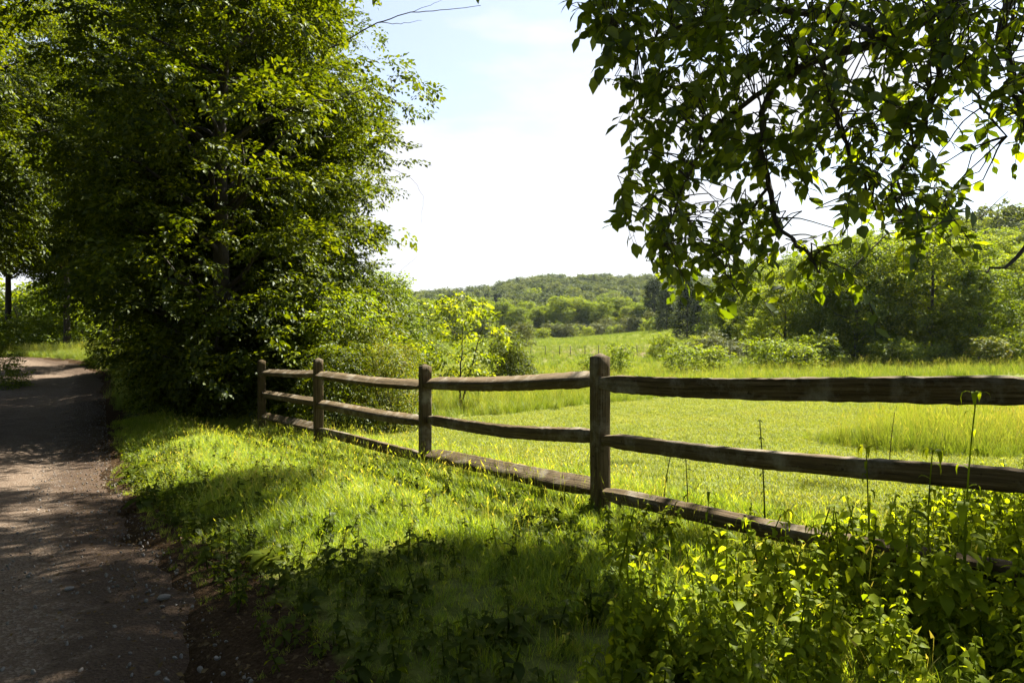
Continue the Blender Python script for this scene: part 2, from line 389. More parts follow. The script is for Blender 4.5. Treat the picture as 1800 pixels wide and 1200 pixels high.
# ------------------------------------------------------------------ scatter (stuff) through geometry nodes
def scatter(name, pts, rot, scl, idx, sources, label):
    me = bpy.data.meshes.new(name)
    me.vertices.add(len(pts)); me.vertices.foreach_set('co', np.asarray(pts, np.float32).ravel())
    a = me.attributes.new('rot', 'FLOAT_VECTOR', 'POINT'); a.data.foreach_set('vector', np.asarray(rot, np.float32).ravel())
    a = me.attributes.new('scl', 'FLOAT', 'POINT'); a.data.foreach_set('value', np.asarray(scl, np.float32))
    a = me.attributes.new('idx', 'INT', 'POINT'); a.data.foreach_set('value', np.asarray(idx, np.int32))
    o = bpy.data.objects.new(name, me); COL.objects.link(o)
    col = bpy.data.collections.new(name + '_source')
    for so in sources: col.objects.link(so)
    ng = bpy.data.node_groups.new(name, 'GeometryNodeTree')
    ng.interface.new_socket('Geometry', in_out='INPUT', socket_type='NodeSocketGeometry')
    ng.interface.new_socket('Geometry', in_out='OUTPUT', socket_type='NodeSocketGeometry')
    L = ng.links
    gi = ng.nodes.new('NodeGroupInput'); go = ng.nodes.new('NodeGroupOutput')
    ip = ng.nodes.new('GeometryNodeInstanceOnPoints')
    ci = ng.nodes.new('GeometryNodeCollectionInfo'); ci.inputs['Collection'].default_value = col
    ci.inputs['Separate Children'].default_value = True; ci.inputs['Reset Children'].default_value = True
    def na(nm, ty):
        n = ng.nodes.new('GeometryNodeInputNamedAttribute'); n.data_type = ty; n.inputs[0].default_value = nm; return n.outputs[0]
    er = ng.nodes.new('FunctionNodeEulerToRotation')
    L.new(na('rot', 'FLOAT_VECTOR'), er.inputs[0])
    L.new(gi.outputs[0], ip.inputs['Points']); L.new(ci.outputs[0], ip.inputs['Instance'])
    ip.inputs['Pick Instance'].default_value = True
    L.new(na('idx', 'INT'), ip.inputs['Instance Index']); L.new(er.outputs[0], ip.inputs['Rotation'])
    L.new(na('scl', 'FLOAT'), ip.inputs['Scale']); L.new(ip.outputs[0], go.inputs[0])
    md = o.modifiers.new('scatter', 'NODES'); md.node_group = ng
    tag(o, label=label, kind='stuff')
    return o

def source(name, me):
    return bpy.data.objects.new(name, me)

# ------------------------------------------------------------------ leaf templates
LEAF2_V = np.array([[0, 0, 0], [-.30, .42, .09], [0, 1, -.08], [.30, .42, .09]])
LEAF2_T = np.array([[0, 2, 1], [0, 3, 2]])
LEAF8_V = np.array([[0, 0, 0], [-.24, .22, .04], [0, .25, 0], [.24, .22, .04], [-.29, .55, .03], [0, .6, -.02], [.29, .55, .03], [0, 1.0, -.10]])
LEAF8_T = np.array([[0, 2, 1], [0, 3, 2], [1, 2, 5], [1, 5, 4], [2, 3, 6], [2, 6, 5], [4, 5, 7], [5, 6, 7]])

def make_spray(L=.6, nside=5, per=4, leaf=.1, detailed=False, droop=.5, width=.8, twig=0.0):
    """a flattish leafy shoot along +Y; returns verts, tris, values"""
    sp = Soup(); tV, tT = (LEAF8_V, LEAF8_T) if detailed else (LEAF2_V, LEAF2_T)
    pos, yaw, tilt, roll, S = [], [], [], [], []
    for k in range(nside + 1):
        main = k == nside
        f = 1.0 if main else (k + .5) / nside * .85
        b = np.array([0, L * f * .55 if main else L * f, -droop * L * f * f * .5])
        side = 0 if main else (1 if k % 2 else -1)
        ya = 0 if main else side * (PI / 180) * random.uniform(35, 65)
        l = L * (.45 if main else width * (1 - .5 * f) * random.uniform(.5, .8))
        d = np.array([-math.sin(ya), math.cos(ya), -droop * random.uniform(.2, .8)])
        if twig: tube(sp, [b, b + d * l], [twig, twig * .5], 3, False, val=0)
        for q in range(per):
            g = (q + 1) / per
            p = b + d * l * g + np.array([0, 0, -droop * l * g * g * .3])
            sd = 1 if q % 2 else -1
            pos.append(p); yaw.append(ya + sd * random.uniform(.4, 1.2) * (1 if q < per - 1 else .2))
            tilt.append(-random.uniform(-.1, .9) * (.5 + droop)); roll.append(random.uniform(-.7, .7)); S.append(leaf * random.uniform(.7, 1.25))
    if twig: tube(sp, [(0, 0, 0), (0, L * .5, -droop * L * .1), (0, L, -droop * L * .4)], [twig * 1.5, twig, twig * .6], 3, False, val=0)
    m = len(pos)
    V = np.einsum('mij,nj->mni', euler_mats(yaw, tilt, roll), tV) * np.array(S)[:, None, None] + np.array(pos)[:, None, :]
    T = tT[None] + (np.arange(m) * len(tV))[:, None, None]
    r = np.repeat(np.array([random.random() for _ in range(m)]), len(tT))
    return V.reshape(-1, 3), T.reshape(-1, 3), r

def path(a, b, n=7, sag=.25, wob=.06):
    a, b = np.asarray(a, float), np.asarray(b, float); L = np.linalg.norm(b - a)
    u = np.linspace(0, 1, n)[:, None]
    P = a + (b - a) * u
    P[:, 2] += np.sin(u[:, 0] * PI) * L * sag
    P[1:-1] += (rs.rand(n - 2, 3) - .5) * L * wob
    return P

def tree_meshes(name, H, R, clear, lumps, per, leaf, leafmat, shape='oval', trunk_r=None, sp_L=.7, spn=(5, 4), barkmat='bark', lean=(0, 0), droop=.5, lump_r=(.16, .26), nvar=6, limbs=True, detailed=False, stems=1, inner=.35, flat=.72):
    trunk_r = trunk_r or H * .018
    tr, cr = Soup(), Soup()
    sprays = [make_spray(sp_L * random.uniform(.8, 1.2), spn[0], spn[1], leaf, detailed, droop) for _ in range(nvar)]
    top = np.array([lean[0], lean[1], H * .93])
    for sgi in range(stems):
        o0 = np.array([random.uniform(-.12, .12) * R, random.uniform(-.12, .12) * R, 0]) if stems > 1 else np.zeros(3)
        t1 = top + (np.array([random.uniform(-.5, .5) * R, random.uniform(-.5, .5) * R, -H * .1]) if stems > 1 else 0)
        P = path(o0, t1, 11, 0, .012); P[0, 2] = -.25
        rad = trunk_r * (1 - np.linspace(0, 1, 11) ** 1.1 * .88); rad[0] *= 1.35
        tube(tr, P, rad, 9, True, wob=.12)
        if sgi == 0: lead = P
    cents, rr = [], []
    for k in range(lumps):
        f = (k + random.random()) / lumps                       # height fraction in the crown
        z = clear + (H - clear) * (f * .97 + .02)
        if shape == 'oval': w = math.sin(PI * min(1, .12 + f * .86)) ** .55
        elif shape == 'egg': w = min(1, .42 + 1.9 * f) * (1 - .55 * max(0, f - .55) / .45)
        elif shape == 'cone': w = (1 - f) ** .85 + .06
        elif shape == 'dome': w = math.sqrt(max(0.02, 1 - f ** 2.2))
        elif shape == 'column': w = .9 - .5 * f ** 3
        a = k * 2.4 + random.uniform(-.5, .5)
        rad = R * w * random.uniform(.30, .88)
        lr = R * random.uniform(*lump_r) * (1.0 if shape != 'cone' else (1.1 - .6 * f))
        c = np.array([lean[0] * f + math.cos(a) * rad, lean[1] * f + math.sin(a) * rad, min(z, H - lr * .5)])
        cents.append(c); rr.append(lr * 1.15)
        if limbs:
            zb = max(clear * .6, z - rad * random.uniform(.45, .8))
            q = np.interp(zb, lead[:, 2], lead[:, 0]), np.interp(zb, lead[:, 2], lead[:, 1]), zb
            n = 6; Pp = path(q, c, n, .06, .10)
            br = trunk_r * .34 * (1 - .5 * f) * (1 - np.linspace(0, 1, n) * .8)
            tube(tr, Pp, np.maximum(br, .006), 5, False, wob=.1)
    for c, lr in zip(cents, rr):
        m = max(3, int(per * random.uniform(.7, 1.3)))
        d = rs.randn(m, 3); d[:, 2] = d[:, 2] * .8 + .25
        d /= np.linalg.norm(d, axis=1)[:, None]
        u = inner + (1 - inner) * rs.rand(m) ** .6
        p = c + d * u[:, None] * lr * np.array([1.15, 1.15, flat])
        out = p - np.array([0, 0, c[2]]); yaw = np.arctan2(-(out[:, 0] * .5 + d[:, 0] * lr), out[:, 1] * .5 + d[:, 1] * lr) + rs.randn(m) * .6
        tilt = rs.randn(m) * .3 + d[:, 2] * .45 - .1
        R3 = euler_mats(yaw, tilt, rs.randn(m) * .35); S = rs.uniform(.75, 1.2, m)
        vi = rs.randint(0, nvar, m); lumpval = random.uniform(-.18, .18)
        for v in range(nvar):
            k = vi == v; sV, sT, sr = sprays[v]
            stamp(cr, sV, sT, np.clip(sr + lumpval, 0, 1), p[k], R3[k], S[k], .25)
    return tr.mesh(name + '_trunk', M[barkmat], True), cr.mesh(name + '_crown', M[leafmat])

def tree(name, meshes, label, cat, x, y, rz=0, sc=1, group=None, z=None):
    o = empty(name, (x, y, hz(x, y) - .05 if z is None else z), rz, sc)
    tag(o, label, cat, group)
    link_mesh('trunk' if cat == 'tree' else 'stem', meshes[0], o); link_mesh('crown' if cat == 'tree' else 'foliage', meshes[1], o)
    return o

# ------------------------------------------------------------------ the big trees on the left
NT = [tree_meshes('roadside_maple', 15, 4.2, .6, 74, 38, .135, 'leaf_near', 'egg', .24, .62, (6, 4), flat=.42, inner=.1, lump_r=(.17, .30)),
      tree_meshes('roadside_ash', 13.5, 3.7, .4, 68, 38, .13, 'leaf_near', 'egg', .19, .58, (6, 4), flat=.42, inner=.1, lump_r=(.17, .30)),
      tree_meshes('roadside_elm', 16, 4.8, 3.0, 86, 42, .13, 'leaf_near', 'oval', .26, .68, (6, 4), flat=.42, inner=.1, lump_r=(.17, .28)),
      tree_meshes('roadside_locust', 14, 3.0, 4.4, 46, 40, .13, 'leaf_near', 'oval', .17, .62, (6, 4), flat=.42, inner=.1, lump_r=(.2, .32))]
near = [  # px, Y, mesh, rz, scale, label
    (388, 15.5, 0, .4, .93, 'tall dense tree in deep shade just left of the wooden fence end'),
    (338, 19.0, 1, 2.1, .74, 'dark leafy tree between the lane and the fence end'),
    (462, 19.5, 1, 4.0, .98, 'tall tree with sunlit right side behind the last fence post'),
    (455, 25.0, 2, 1.0, 1.0, 'large tree behind the shaded pair at the fence end'),
    (285, 26.0, 2, 3.2, .72, 'shaded tree on the lane edge, nearest the dark bank'),
    (203, 30.0, 3, 5.1, .95, 'lane-side tree with thin straight trunk nearest the bend'),
    (200, 50, 2, 4.4, 1.75, 'very tall tree behind the lane-side trees, closing the upper left'),
    (330, 50, 2, .9, 1.35, 'tall tree whose crown shows behind the shaded tree on the lane edge'),
    (-70, 33.0, 2, 3.0, 1.5, 'very tall tree on the left of the lane with crown in the upper left corner'),
    (528, 18.6, 1, 1.9, .68, 'shorter bushy tree at the right foot of the tall sunlit tree'),
    (120, 38.0, 3, 2.7, 1.1, 'lane-side tree whose dark trunk leans over the sunny bank'),
    (12, 47.0, 3, 0.2, 1.3, 'farthest tree where the lane disappears, at the left frame edge')]
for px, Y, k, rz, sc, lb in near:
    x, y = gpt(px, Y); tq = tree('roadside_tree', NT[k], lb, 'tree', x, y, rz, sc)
    if px == 462: TWIG_TREE = tq
for X, Y, k, rz, sc, lb in [(-15.6, 15.5, 3, 1.7, 1.1, 'tree left of the lane with boughs hanging into the upper left corner'),
                            (-22.5, 22, 3, 3.9, 1.1, 'second tree along the left side of the lane'),
                            (-27.5, 29, 2, .6, 1.1, 'third tree along the left side of the lane'),
                            (-12.6, 13.0, 3, 4.6, .95, 'tree close to the left side of the lane filling the upper left corner'),
                            (-36, 39, 1, 2.6, 1.2, 'broad tree beyond the bend of the lane'),
                            (-31, 53, 2, 4.4, 1.1, 'tree beyond the crest of the lane')]:
    tree('roadside_tree', NT[k], lb, 'tree', X, Y, rz, sc)

for X, Y, k, rz, lb in [(-10.5, 3.0, 0, 1, 'tree outside the frame on the left side of the lane, level with the viewpoint'), (-9, -5.5, 2, 2, 'tree outside the frame behind the viewpoint on the left of the lane'),
                    (1.5, -8, 1, 3, 'tree outside the frame straight behind the viewpoint'), (8, -6, 0, 4, 'tree outside the frame behind the viewpoint on the right'), (-3.5, -13, 2, 5, 'second tree outside the frame straight behind the viewpoint'), (-13, 9, 1, 2, 'tree outside the frame on the left side of the lane, nearest the upper left corner')]:
    tree('roadside_tree', NT[k], lb, 'tree', X, Y, rz, 1.0)  # unseen trees added around the viewpoint to block sky light

# ------------------------------------------------------------------ shrubs and saplings
SH = {
 'green': tree_meshes('bush_green', 2.6, 1.5, .05, 34, 16, .085, 'leaf_mid', 'dome', .03, .4, (4, 4), stems=4),
 'light': tree_meshes('bush_light', 2.2, 1.4, .02, 30, 16, .085, 'leaf_light', 'dome', .025, .4, (4, 4), stems=4),
 'rust': tree_meshes('bush_rust', 2.8, 1.4, .02, 36, 16, .07, 'leaf_rust', 'dome', .03, .45, (5, 4), stems=5),
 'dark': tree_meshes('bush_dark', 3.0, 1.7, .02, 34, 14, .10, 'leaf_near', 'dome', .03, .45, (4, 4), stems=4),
 'grey': tree_meshes('bush_grey', 3.0, 2.0, .02, 40, 12, .13, 'leaf_grey', 'dome', .03, .45, (4, 3), stems=4),
}
SHF = {
 'green': tree_meshes('bush_green_far', 2.6, 1.6, .05, 20, 13, .16, 'leaf_mid', 'dome', .03, .42, (3, 3), stems=3, flat=.6, inner=.1, lump_r=(.24, .42)),
 'light': tree_meshes('bush_light_far', 2.4, 1.5, .02, 18, 13, .16, 'leaf_light', 'dome', .025, .42, (3, 3), stems=3, flat=.6, inner=.1, lump_r=(.24, .42)),
 'rust': tree_meshes('bush_rust_far', 2.6, 1.5, .02, 20, 13, .15, 'leaf_rust', 'dome', .03, .45, (3, 3), stems=3, flat=.6, inner=.1, lump_r=(.24, .42)),
 'dark': tree_meshes('bush_dark_far', 2.8, 1.8, .02, 22, 13, .17, 'leaf_mid', 'dome', .03, .45, (3, 3), stems=3, flat=.6, inner=.1, lump_r=(.24, .42)),
 'grey': tree_meshes('bush_grey_far', 2.8, 2.0, .02, 24, 13, .18, 'leaf_grey', 'dome', .03, .45, (3, 3), stems=3, flat=.7, inner=.1, lump_r=(.24, .40)),
}
def shrub(kind, px, Y, sc, rz, lb, name='shrub', group=None):
    if Y > 38:
        x, y = gpt(px, Y); return tree(name, SHF[kind], lb, 'shrub', x, y, rz, (sc * random.uniform(.85, 1.3), sc * random.uniform(.9, 1.2), sc * random.uniform(.8, 1.2)), group)
    x, y = gpt(px, Y); return tree(name, SH[kind], lb, 'shrub', x, y, rz, sc, group)
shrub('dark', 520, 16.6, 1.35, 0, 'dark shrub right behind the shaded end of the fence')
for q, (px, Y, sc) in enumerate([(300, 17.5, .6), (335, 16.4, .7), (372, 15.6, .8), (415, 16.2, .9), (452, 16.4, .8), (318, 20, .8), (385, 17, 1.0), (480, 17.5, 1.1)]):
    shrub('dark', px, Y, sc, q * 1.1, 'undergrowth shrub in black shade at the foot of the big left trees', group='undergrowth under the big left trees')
shrub('green', 585, 15.5, 1.15, 1, 'green shrub with pale blossom behind the third fence bay')
shrub('rust', 640, 15.2, .78, 2, 'yellow-green shrub with reddish shoots behind the fence')
shrub('rust', 686, 13.6, .62, 3, 'low tangled reddish shrub under the fence rails left of the second post')
shrub('rust', 698, 18, .66, 4, 'feathery yellow-green shrub left of the young tree')
shrub('dark', 600, 13.2, .58, 5, 'small dark shrub behind the lowest rail')
shrub('dark', 632, 20.5, 1.25, .5, 'tall sunny shrub merging with the big tree edge')
shrub('dark', 888, 28.5, .86, 2.5, 'olive green bush directly behind the young tree')
shrub('dark', 905, 28.0, .62, 3.5, 'small bush on the right foot of the olive bush')
shrub('light', 1092, 42.0, .78, 1.5, 'small bush peeking over the rail beside the tallest post')
shrub('dark', 1037, 42.0, .5, 2.2, 'tiny dark bush left of the tallest post')
shrub('light', 1200, 45.0, 1.0, 1.0, 'bright yellow-green bush above the top rail')
shrub('light', 1250, 46.0, .85, 2.8, 'right-hand partner of the bright yellow-green bush')
shrub('grey', 1245, 62.0, .75, .3, 'grey-green thicket in the meadow behind the bright bushes')
shrub('grey', 918, 108, 1.25, 1, 'lone rounded grey-green bush on the far meadow')
shrub('dark', 728, 62, 1.25, 1, 'dark rounded bush left behind the young tree')
shrub('green', 765, 70, .9, 3, 'small green bush beside the dark rounded bush')
for px, Y, sc, k in [(208, 30.5, .8, 'light'), (160, 39, 1.35, 'light'), (90, 44, 1.3, 'light'), (55, 47, 1.2, 'green'), (235, 31, 1.2, 'green'), (262, 27, 1.0, 'dark'), (20, 40, 1.0, 'green'), (140, 50, 2.0, 'green'), (60, 56, 2.4, 'green')]:
    shrub(k, px, Y, sc, px * .37, 'sunny bush in the bushy bank where the lane bends', group='bushes along the lane bend')
x, y = -17.4, 22.4
tree('shrub', SH['green'], 'bush at the left edge of the lane, touching the left frame edge', 'shrub', x, y, 1.0, .8)

SAP = tree_meshes('sapling', 3.4, 1.2, .95, 21, 8, .125, 'leaf_sap', 'oval', .035, .36, (4, 3), lump_r=(.17, .28), stems=2, inner=.1, flat=.6)
x, y = gpt(808, 19.8); tree('young_tree', SAP, 'slender young tree with bright yellow-green leaves behind the fence', 'tree', x, y, .8, 1.0)

# ------------------------------------------------------------------ middle distance trees
MT = {
 'round': tree_meshes('field_tree', 11, 4.0, .6, 44, 30, .23, 'leaf_mid', 'oval', .2, .85, (5, 3), flat=.5, inner=.1, lump_r=(.2, .34), barkmat='bark_far'),
 'broad': tree_meshes('field_tree_broad', 10, 4.6, .4, 50, 30, .23, 'leaf_mid', 'dome', .2, .85, (5, 3), flat=.5, inner=.1, lump_r=(.2, .34), barkmat='bark_far'),
 'light': tree_meshes('field_tree_light', 9, 3.4, .3, 40, 28, .23, 'leaf_light', 'oval', .16, .8, (5, 3), flat=.5, inner=.1, lump_r=(.2, .34), barkmat='bark_far'),
 'cedar': tree_meshes('cedar', 9, 2.4, .1, 56, 10, .26, 'leaf_dark', 'cone', .14, .8, (5, 3), barkmat='bark_far'),
}
def mtree(kind, px, Y, H, lb, rz=None, group=None, name=None):
    x, y = gpt(px, Y); base = {'round': 11, 'broad': 10, 'light': 9, 'cedar': 9}[kind]
    return tree(name or ('cedar_tree' if kind == 'cedar' else 'field_tree'), MT[kind], lb, 'tree', x, y, px * .7 if rz is None else rz, H / base, group)
mtree('round', 1505, 54, 10.2, 'tall bushy tree at the left of the right-hand group')
mtree('light', 1562, 57, 10.0, 'light green feathery tree in the middle of the right-hand group')
mtree('round', 1640, 52, 10.3, 'broad dark-footed tree right of centre in the right-hand group')
mtree('broad', 1722, 50, 7.2, 'low spreading tree at the right end of the group')
mtree('light', 1700, 60, 9.5, 'pale tree behind the low spreading tree')
mtree('broad', 1790, 56, 8.2, 'tree at the right frame edge on the rising field')
mtree('broad', 1380, 58, 7.0, 'rounded dark green tree left of the right-hand group')
mtree('light', 1440, 56, 6.8, 'small pale tree between the rounded tree and the tall bushy tree')
mtree('round', 1325, 75, 7.5, 'mid green tree just left of the rounded dark tree')
mtree('cedar', 1208, 118, 10.0, 'large dark cedar standing forward of the treeline')
mtree('cedar', 1172, 150, 9.5, 'narrow dark cedar left of the large cedar')
mtree('cedar', 1150, 185, 14, 'tall dark cedar rising above the treeline')
mtree('cedar', 1228, 112, 7, 'small dark cedar touching the large cedar')
mtree('broad', 1260, 105, 6.5, 'round olive tree right of the cedars')
mtree('light', 1290, 92, 7.0, 'pale green tree right of the round olive tree')
mtree('light', 672, 46, 7.0, 'bright green tree showing past the edge of the big left tree')
mtree('round', 700, 120, 11, 'mid green tree behind the dark rounded bush')
mtree('broad', 745, 130, 9, 'broad olive tree left behind the young tree')
mtree('round', 800, 150, 9.5, 'tree behind the crown of the young tree')
mtree('broad', 640, 75, 8, 'broad tree half hidden by the shrubs behind the fence')
mtree('round', 560, 70, 10, 'tree glimpsed through the big left tree')
for px, Y, sc, k in [(1345, 47, .95, 'light'), (1375, 49, .8, 'green'), (1405, 46, 1.0, 'light'), (1440, 48, .9, 'green'), (1600, 46, .6, 'dark'), (1735, 45, .85, 'rust'), (1780, 46, .9, 'green'), (1650, 47, .6, 'green'), (1570, 48, .8, 'dark')]:
    shrub(k, px, Y, sc, px * .3, 'leafy shrub at the foot of the right-hand trees', group='shrubs under the right-hand trees')
# far treeline behind the meadow: individuals
rr_ = random.Random(3)
for k in range(64):
    px = 640 + k * 10.4 + rr_.uniform(-6, 6); Y = rr_.uniform(205, 236) - max(0, px - 1150) * .25
    kind = rr_.choice(['round', 'broad', 'light', 'cedar', 'round', 'broad', 'round'])
    H = rr_.uniform(8, 12.5) * (1.15 if kind == 'cedar' else 1)
    x, y = gpt(px, Y)
    mtree(kind, px, Y, H, 'dark cedar in the far treeline behind the meadow' if kind == 'cedar' else 'leafy green tree in the far treeline behind the meadow', rr_.uniform(0, 6), 'far treeline cedars' if kind == 'cedar' else 'far treeline leafy trees', 'treeline_tree')
for k in range(42):
    px = 900 + k * 8.4 + rr_.uniform(-5, 5); Y = rr_.uniform(182, 204) - max(0, px - 1100) * .38
    shrub(rr_.choice(['grey', 'green', 'light', 'grey']), px, Y, rr_.uniform(.9, 1.7), rr_.uniform(0, 6), 'low bush in the row before the far treeline', group='bushes before the far treeline')
for k in range(16):
    px = 1150 + k * 13 + rr_.uniform(-8, 8); Y = rr_.uniform(66, 100)
    shrub(rr_.choice(['grey', 'green', 'light', 'dark']), px, Y, rr_.uniform(.4, 1.0), rr_.uniform(0, 6), 'scrubby bush growing in the right part of the meadow', group='scrub in the meadow')
# trees on the right hill
k = 0
while k < 78:
    Y = rr_.uniform(72, 150); px = rr_.uniform(1290, 1900); x, y = gpt(px, Y)
    if hz(x, y) < -1.6 or x < 26: continue
    k += 1
    kind = rr_.choice(['round', 'broad', 'round', 'light', 'broad'])
    mtree(kind, px, Y, rr_.uniform(8, 11.5), 'leafy tree among the wood climbing the right-hand hill', rr_.uniform(0, 6), 'trees on the right-hand hill', 'hill_tree')

# distant wood, one mass
FT = []
for q, (mat, shp) in enumerate([('leaf_far', 'dome'), ('leaf_far', 'oval'), ('leaf_mid', 'dome'), ('leaf_far', 'dome'), ('leaf_dark', 'cone')]):
    so = Soup()
    t_m, c_m = tree_meshes('wood_tree', 10, 4.4 if shp != 'cone' else 2.4, .5, 26, 12, .55, mat, shp, .2, 1.1, (3, 3), barkmat='bark_far', limbs=False, lump_r=(.22, .34), flat=.6)
    FT.append(source('wood_crown', c_m))
pts = []
Yf = 238.0
while Yf < 640:
    step = 6.2 + (Yf - 238) * .004
    x = -.42 * Yf
    while x < .55 * Yf:
        pts.append((x + rr_.uniform(-2.6, 2.6), Yf + rr_.uniform(-3, 3))); x += step
    Yf += step * .9
for _ in range(420):       # the wood behind the crest of the right hill and left of the meadow
    pts.append((rr_.uniform(60, 190), rr_.uniform(110, 225)))
for _ in range(160):
    Y = rr_.uniform(60, 230); pts.append((-rr_.uniform(.32, .95) * Y, Y))
pts = np.array(pts); z = height(pts[:, 0], pts[:, 1]); m = len(pts)
scatter('distant_wood', np.column_stack([pts, z - .3]), np.column_stack([np.zeros(m), np.zeros(m), rs.rand(m) * 6.28]), rs.uniform(.6, .85, m) + .5 * rs.rand(m) ** 3, np.where((pts[:, 1] > 430) & (rs.rand(m) < 2), rs.choice([0, 1, 3], m), rs.choice([0, 1, 2, 3, 4], m, p=[.27, .25, .2, .2, .08])), FT, 'wooded hillside far behind the meadow')

# ------------------------------------------------------------------ split rail fence
def wood_piece(soup, P, w, h, sides_noise=.12, roll=0.0, along_off=0.0, top=None, store=None, chip=0.0):
    """beam through points P; w = horizontal thickness, h = height, rounded split profile, rough"""
    P = np.asarray(P, float); k = len(P)
    w = np.broadcast_to(w, (k,)); h = np.broadcast_to(h, (k,))
    T = np.gradient(P, axis=0); T /= np.linalg.norm(T, axis=1)[:, None]
    vert = abs(T[0, 2]) > .7
    if vert: A = np.tile([FD[0], FD[1], 0], (k, 1)); B = np.tile([FN[0], FN[1], 0], (k, 1))
    else:
        A = np.cross(T, [0, 0, 1]); A /= np.linalg.norm(A, axis=1)[:, None]; B = np.cross(A, T)
    prof = np.array([[-.5, -.46], [-.46, -.5], [0, -.5], [.46, -.5], [.5, -.46], [.5, 0.02], [.5, .46], [.46, .5], [0, .5], [-.46, .5], [-.5, .46], [-.5, 0]])
    n = len(prof)
    base = 1 + (rs.rand(1, n) - .5) * sides_noise * 1.6
    nz = base + np.cumsum((rs.rand(k, n) - .5) * sides_noise * .22, axis=0) * .4 + (rs.rand(k, n) - .5) * sides_noise * .42
    a = prof[None, :, 0] * w[:, None] * nz; b = prof[None, :, 1] * h[:, None] * nz
    cr_, sr_ = math.cos(roll), math.sin(roll); a, b = a * cr_ - b * sr_, a * sr_ + b * cr_
    V = P[:, None, :] + a[..., None] * A[:, None, :] + b[..., None] * B[:, None, :]
    i, j = np.meshgrid(np.arange(k - 1), np.arange(n), indexing='ij'); j2 = (j + 1) % n
    Q = np.stack([i * n + j, i * n + j2, (i + 1) * n + j2, (i + 1) * n + j], -1).reshape(-1, 4)
    off = soup.n
    dist = np.concatenate([[0], np.cumsum(np.linalg.norm(np.diff(P, axis=0), axis=1))]) + along_off
    Vf = V.reshape(-1, 3)
    al = np.stack([np.repeat(dist, n), (a / 1.0).ravel(), (b / 1.0).ravel()], -1)
    c0 = V[0].mean(0); c1 = V[-1].mean(0) + (np.array([0, 0, .035]) if vert else 0)
    Vf = np.vstack([Vf, c0, c1]); al = np.vstack([al, [dist[0], 0, 0], [dist[-1], 0, 0]])
    q = np.arange(n)
    Tt = np.vstack([np.stack([(q + 1) % n, q, np.full(n, k * n)], -1), np.stack([(k - 1) * n + q, (k - 1) * n + (q + 1) % n, np.full(n, k * n + 1)], -1)])
    soup.add(Vf, T=Tt, Q=Q)
    store.append(al)

def wood_obj(name, builder, parent, label=None):
    s = Soup(); store = []
    builder(s, store)
    me = s.mesh(name, M['wood'], False)
    a = me.attributes.new('along', 'FLOAT_VECTOR', 'POINT')
    a.data.foreach_set('vector', np.vstack(store).astype(np.float32).ravel())
    o = link_mesh(name, me, parent)
    if label: o['label'] = label
    return o

posts = [  # px, Y, top row, rail centre rows (top, mid, low), width, depth
    dict(X=2.42, Y=2.95, top=1.50, rails=(1.30, .885, .47)),
    dict(X=at(1056, 0, 5.5)[0], Y=5.5, top=at(0, 621, 5.5)[2], rails=(at(0, 670, 5.5)[2], at(0, 771, 5.5)[2], at(0, 862, 5.5)[2])),
    dict(X=at(747, 0, 8.4)[0], Y=8.4, top=at(0, 640, 8.4)[2], rails=(at(0, 676, 8.4)[2], at(0, 739, 8.4)[2], at(0, 800, 8.4)[2])),
    dict(X=at(560, 0, 11)[0], Y=11, top=at(0, 629, 11)[2], rails=(at(0, 657, 11)[2], at(0, 708, 11)[2], at(0, 754, 11)[2])),
    dict(X=at(460, 0, 13.7)[0], Y=13.7, top=at(0, 632, 13.7)[2], rails=(at(0, 655, 13.7)[2], at(0, 692, 13.7)[2], at(0, 731, 13.7)[2])),
]
fence = empty('split_rail_fence', (posts[1]['X'], posts[1]['Y'], hz(posts[1]['X'], posts[1]['Y'])))
tag(fence, 'weathered brown three-rail split wood fence between the grassy verge and the field', 'fence')
F0 = np.array(fence.location)
for k, p in enumerate(posts):
    g = hz(p['X'], p['Y'])
    def b(s, store, p=p, g=g, k=k):
        zs = np.linspace(g - .3, p['top'] - .03, 22)
        lx, ly = random.uniform(-.012, .012), random.uniform(-.01, .01)
        P = np.stack([p['X'] + lx * (zs - g), p['Y'] + ly * (zs - g), zs], -1) - F0
        wood_piece(s, P, .105, .135, .06, 0, k * 3.1, store=store)
    wood_obj('post', b, fence)
spec = {(0, 0): (.07, .118), (0, 1): (.07, .105), (0, 2): (.08, .10), (1, 0): (.14, .07), (1, 1): (.06, .125), (1, 2): (.15, .075),
        (2, 0): (.14, .065), (2, 1): (.13, .075), (2, 2): (.06, .12), (3, 0): (.13, .07), (3, 1): (.11, .09), (3, 2): (.14, .07)}
ROLL = {(1, 0): .5, (1, 2): .45, (2, 0): .5, (2, 1): .45, (3, 0): .5, (3, 1): .3, (3, 2): .5, (0, 2): .25}     # split faces that lie back and catch the sun
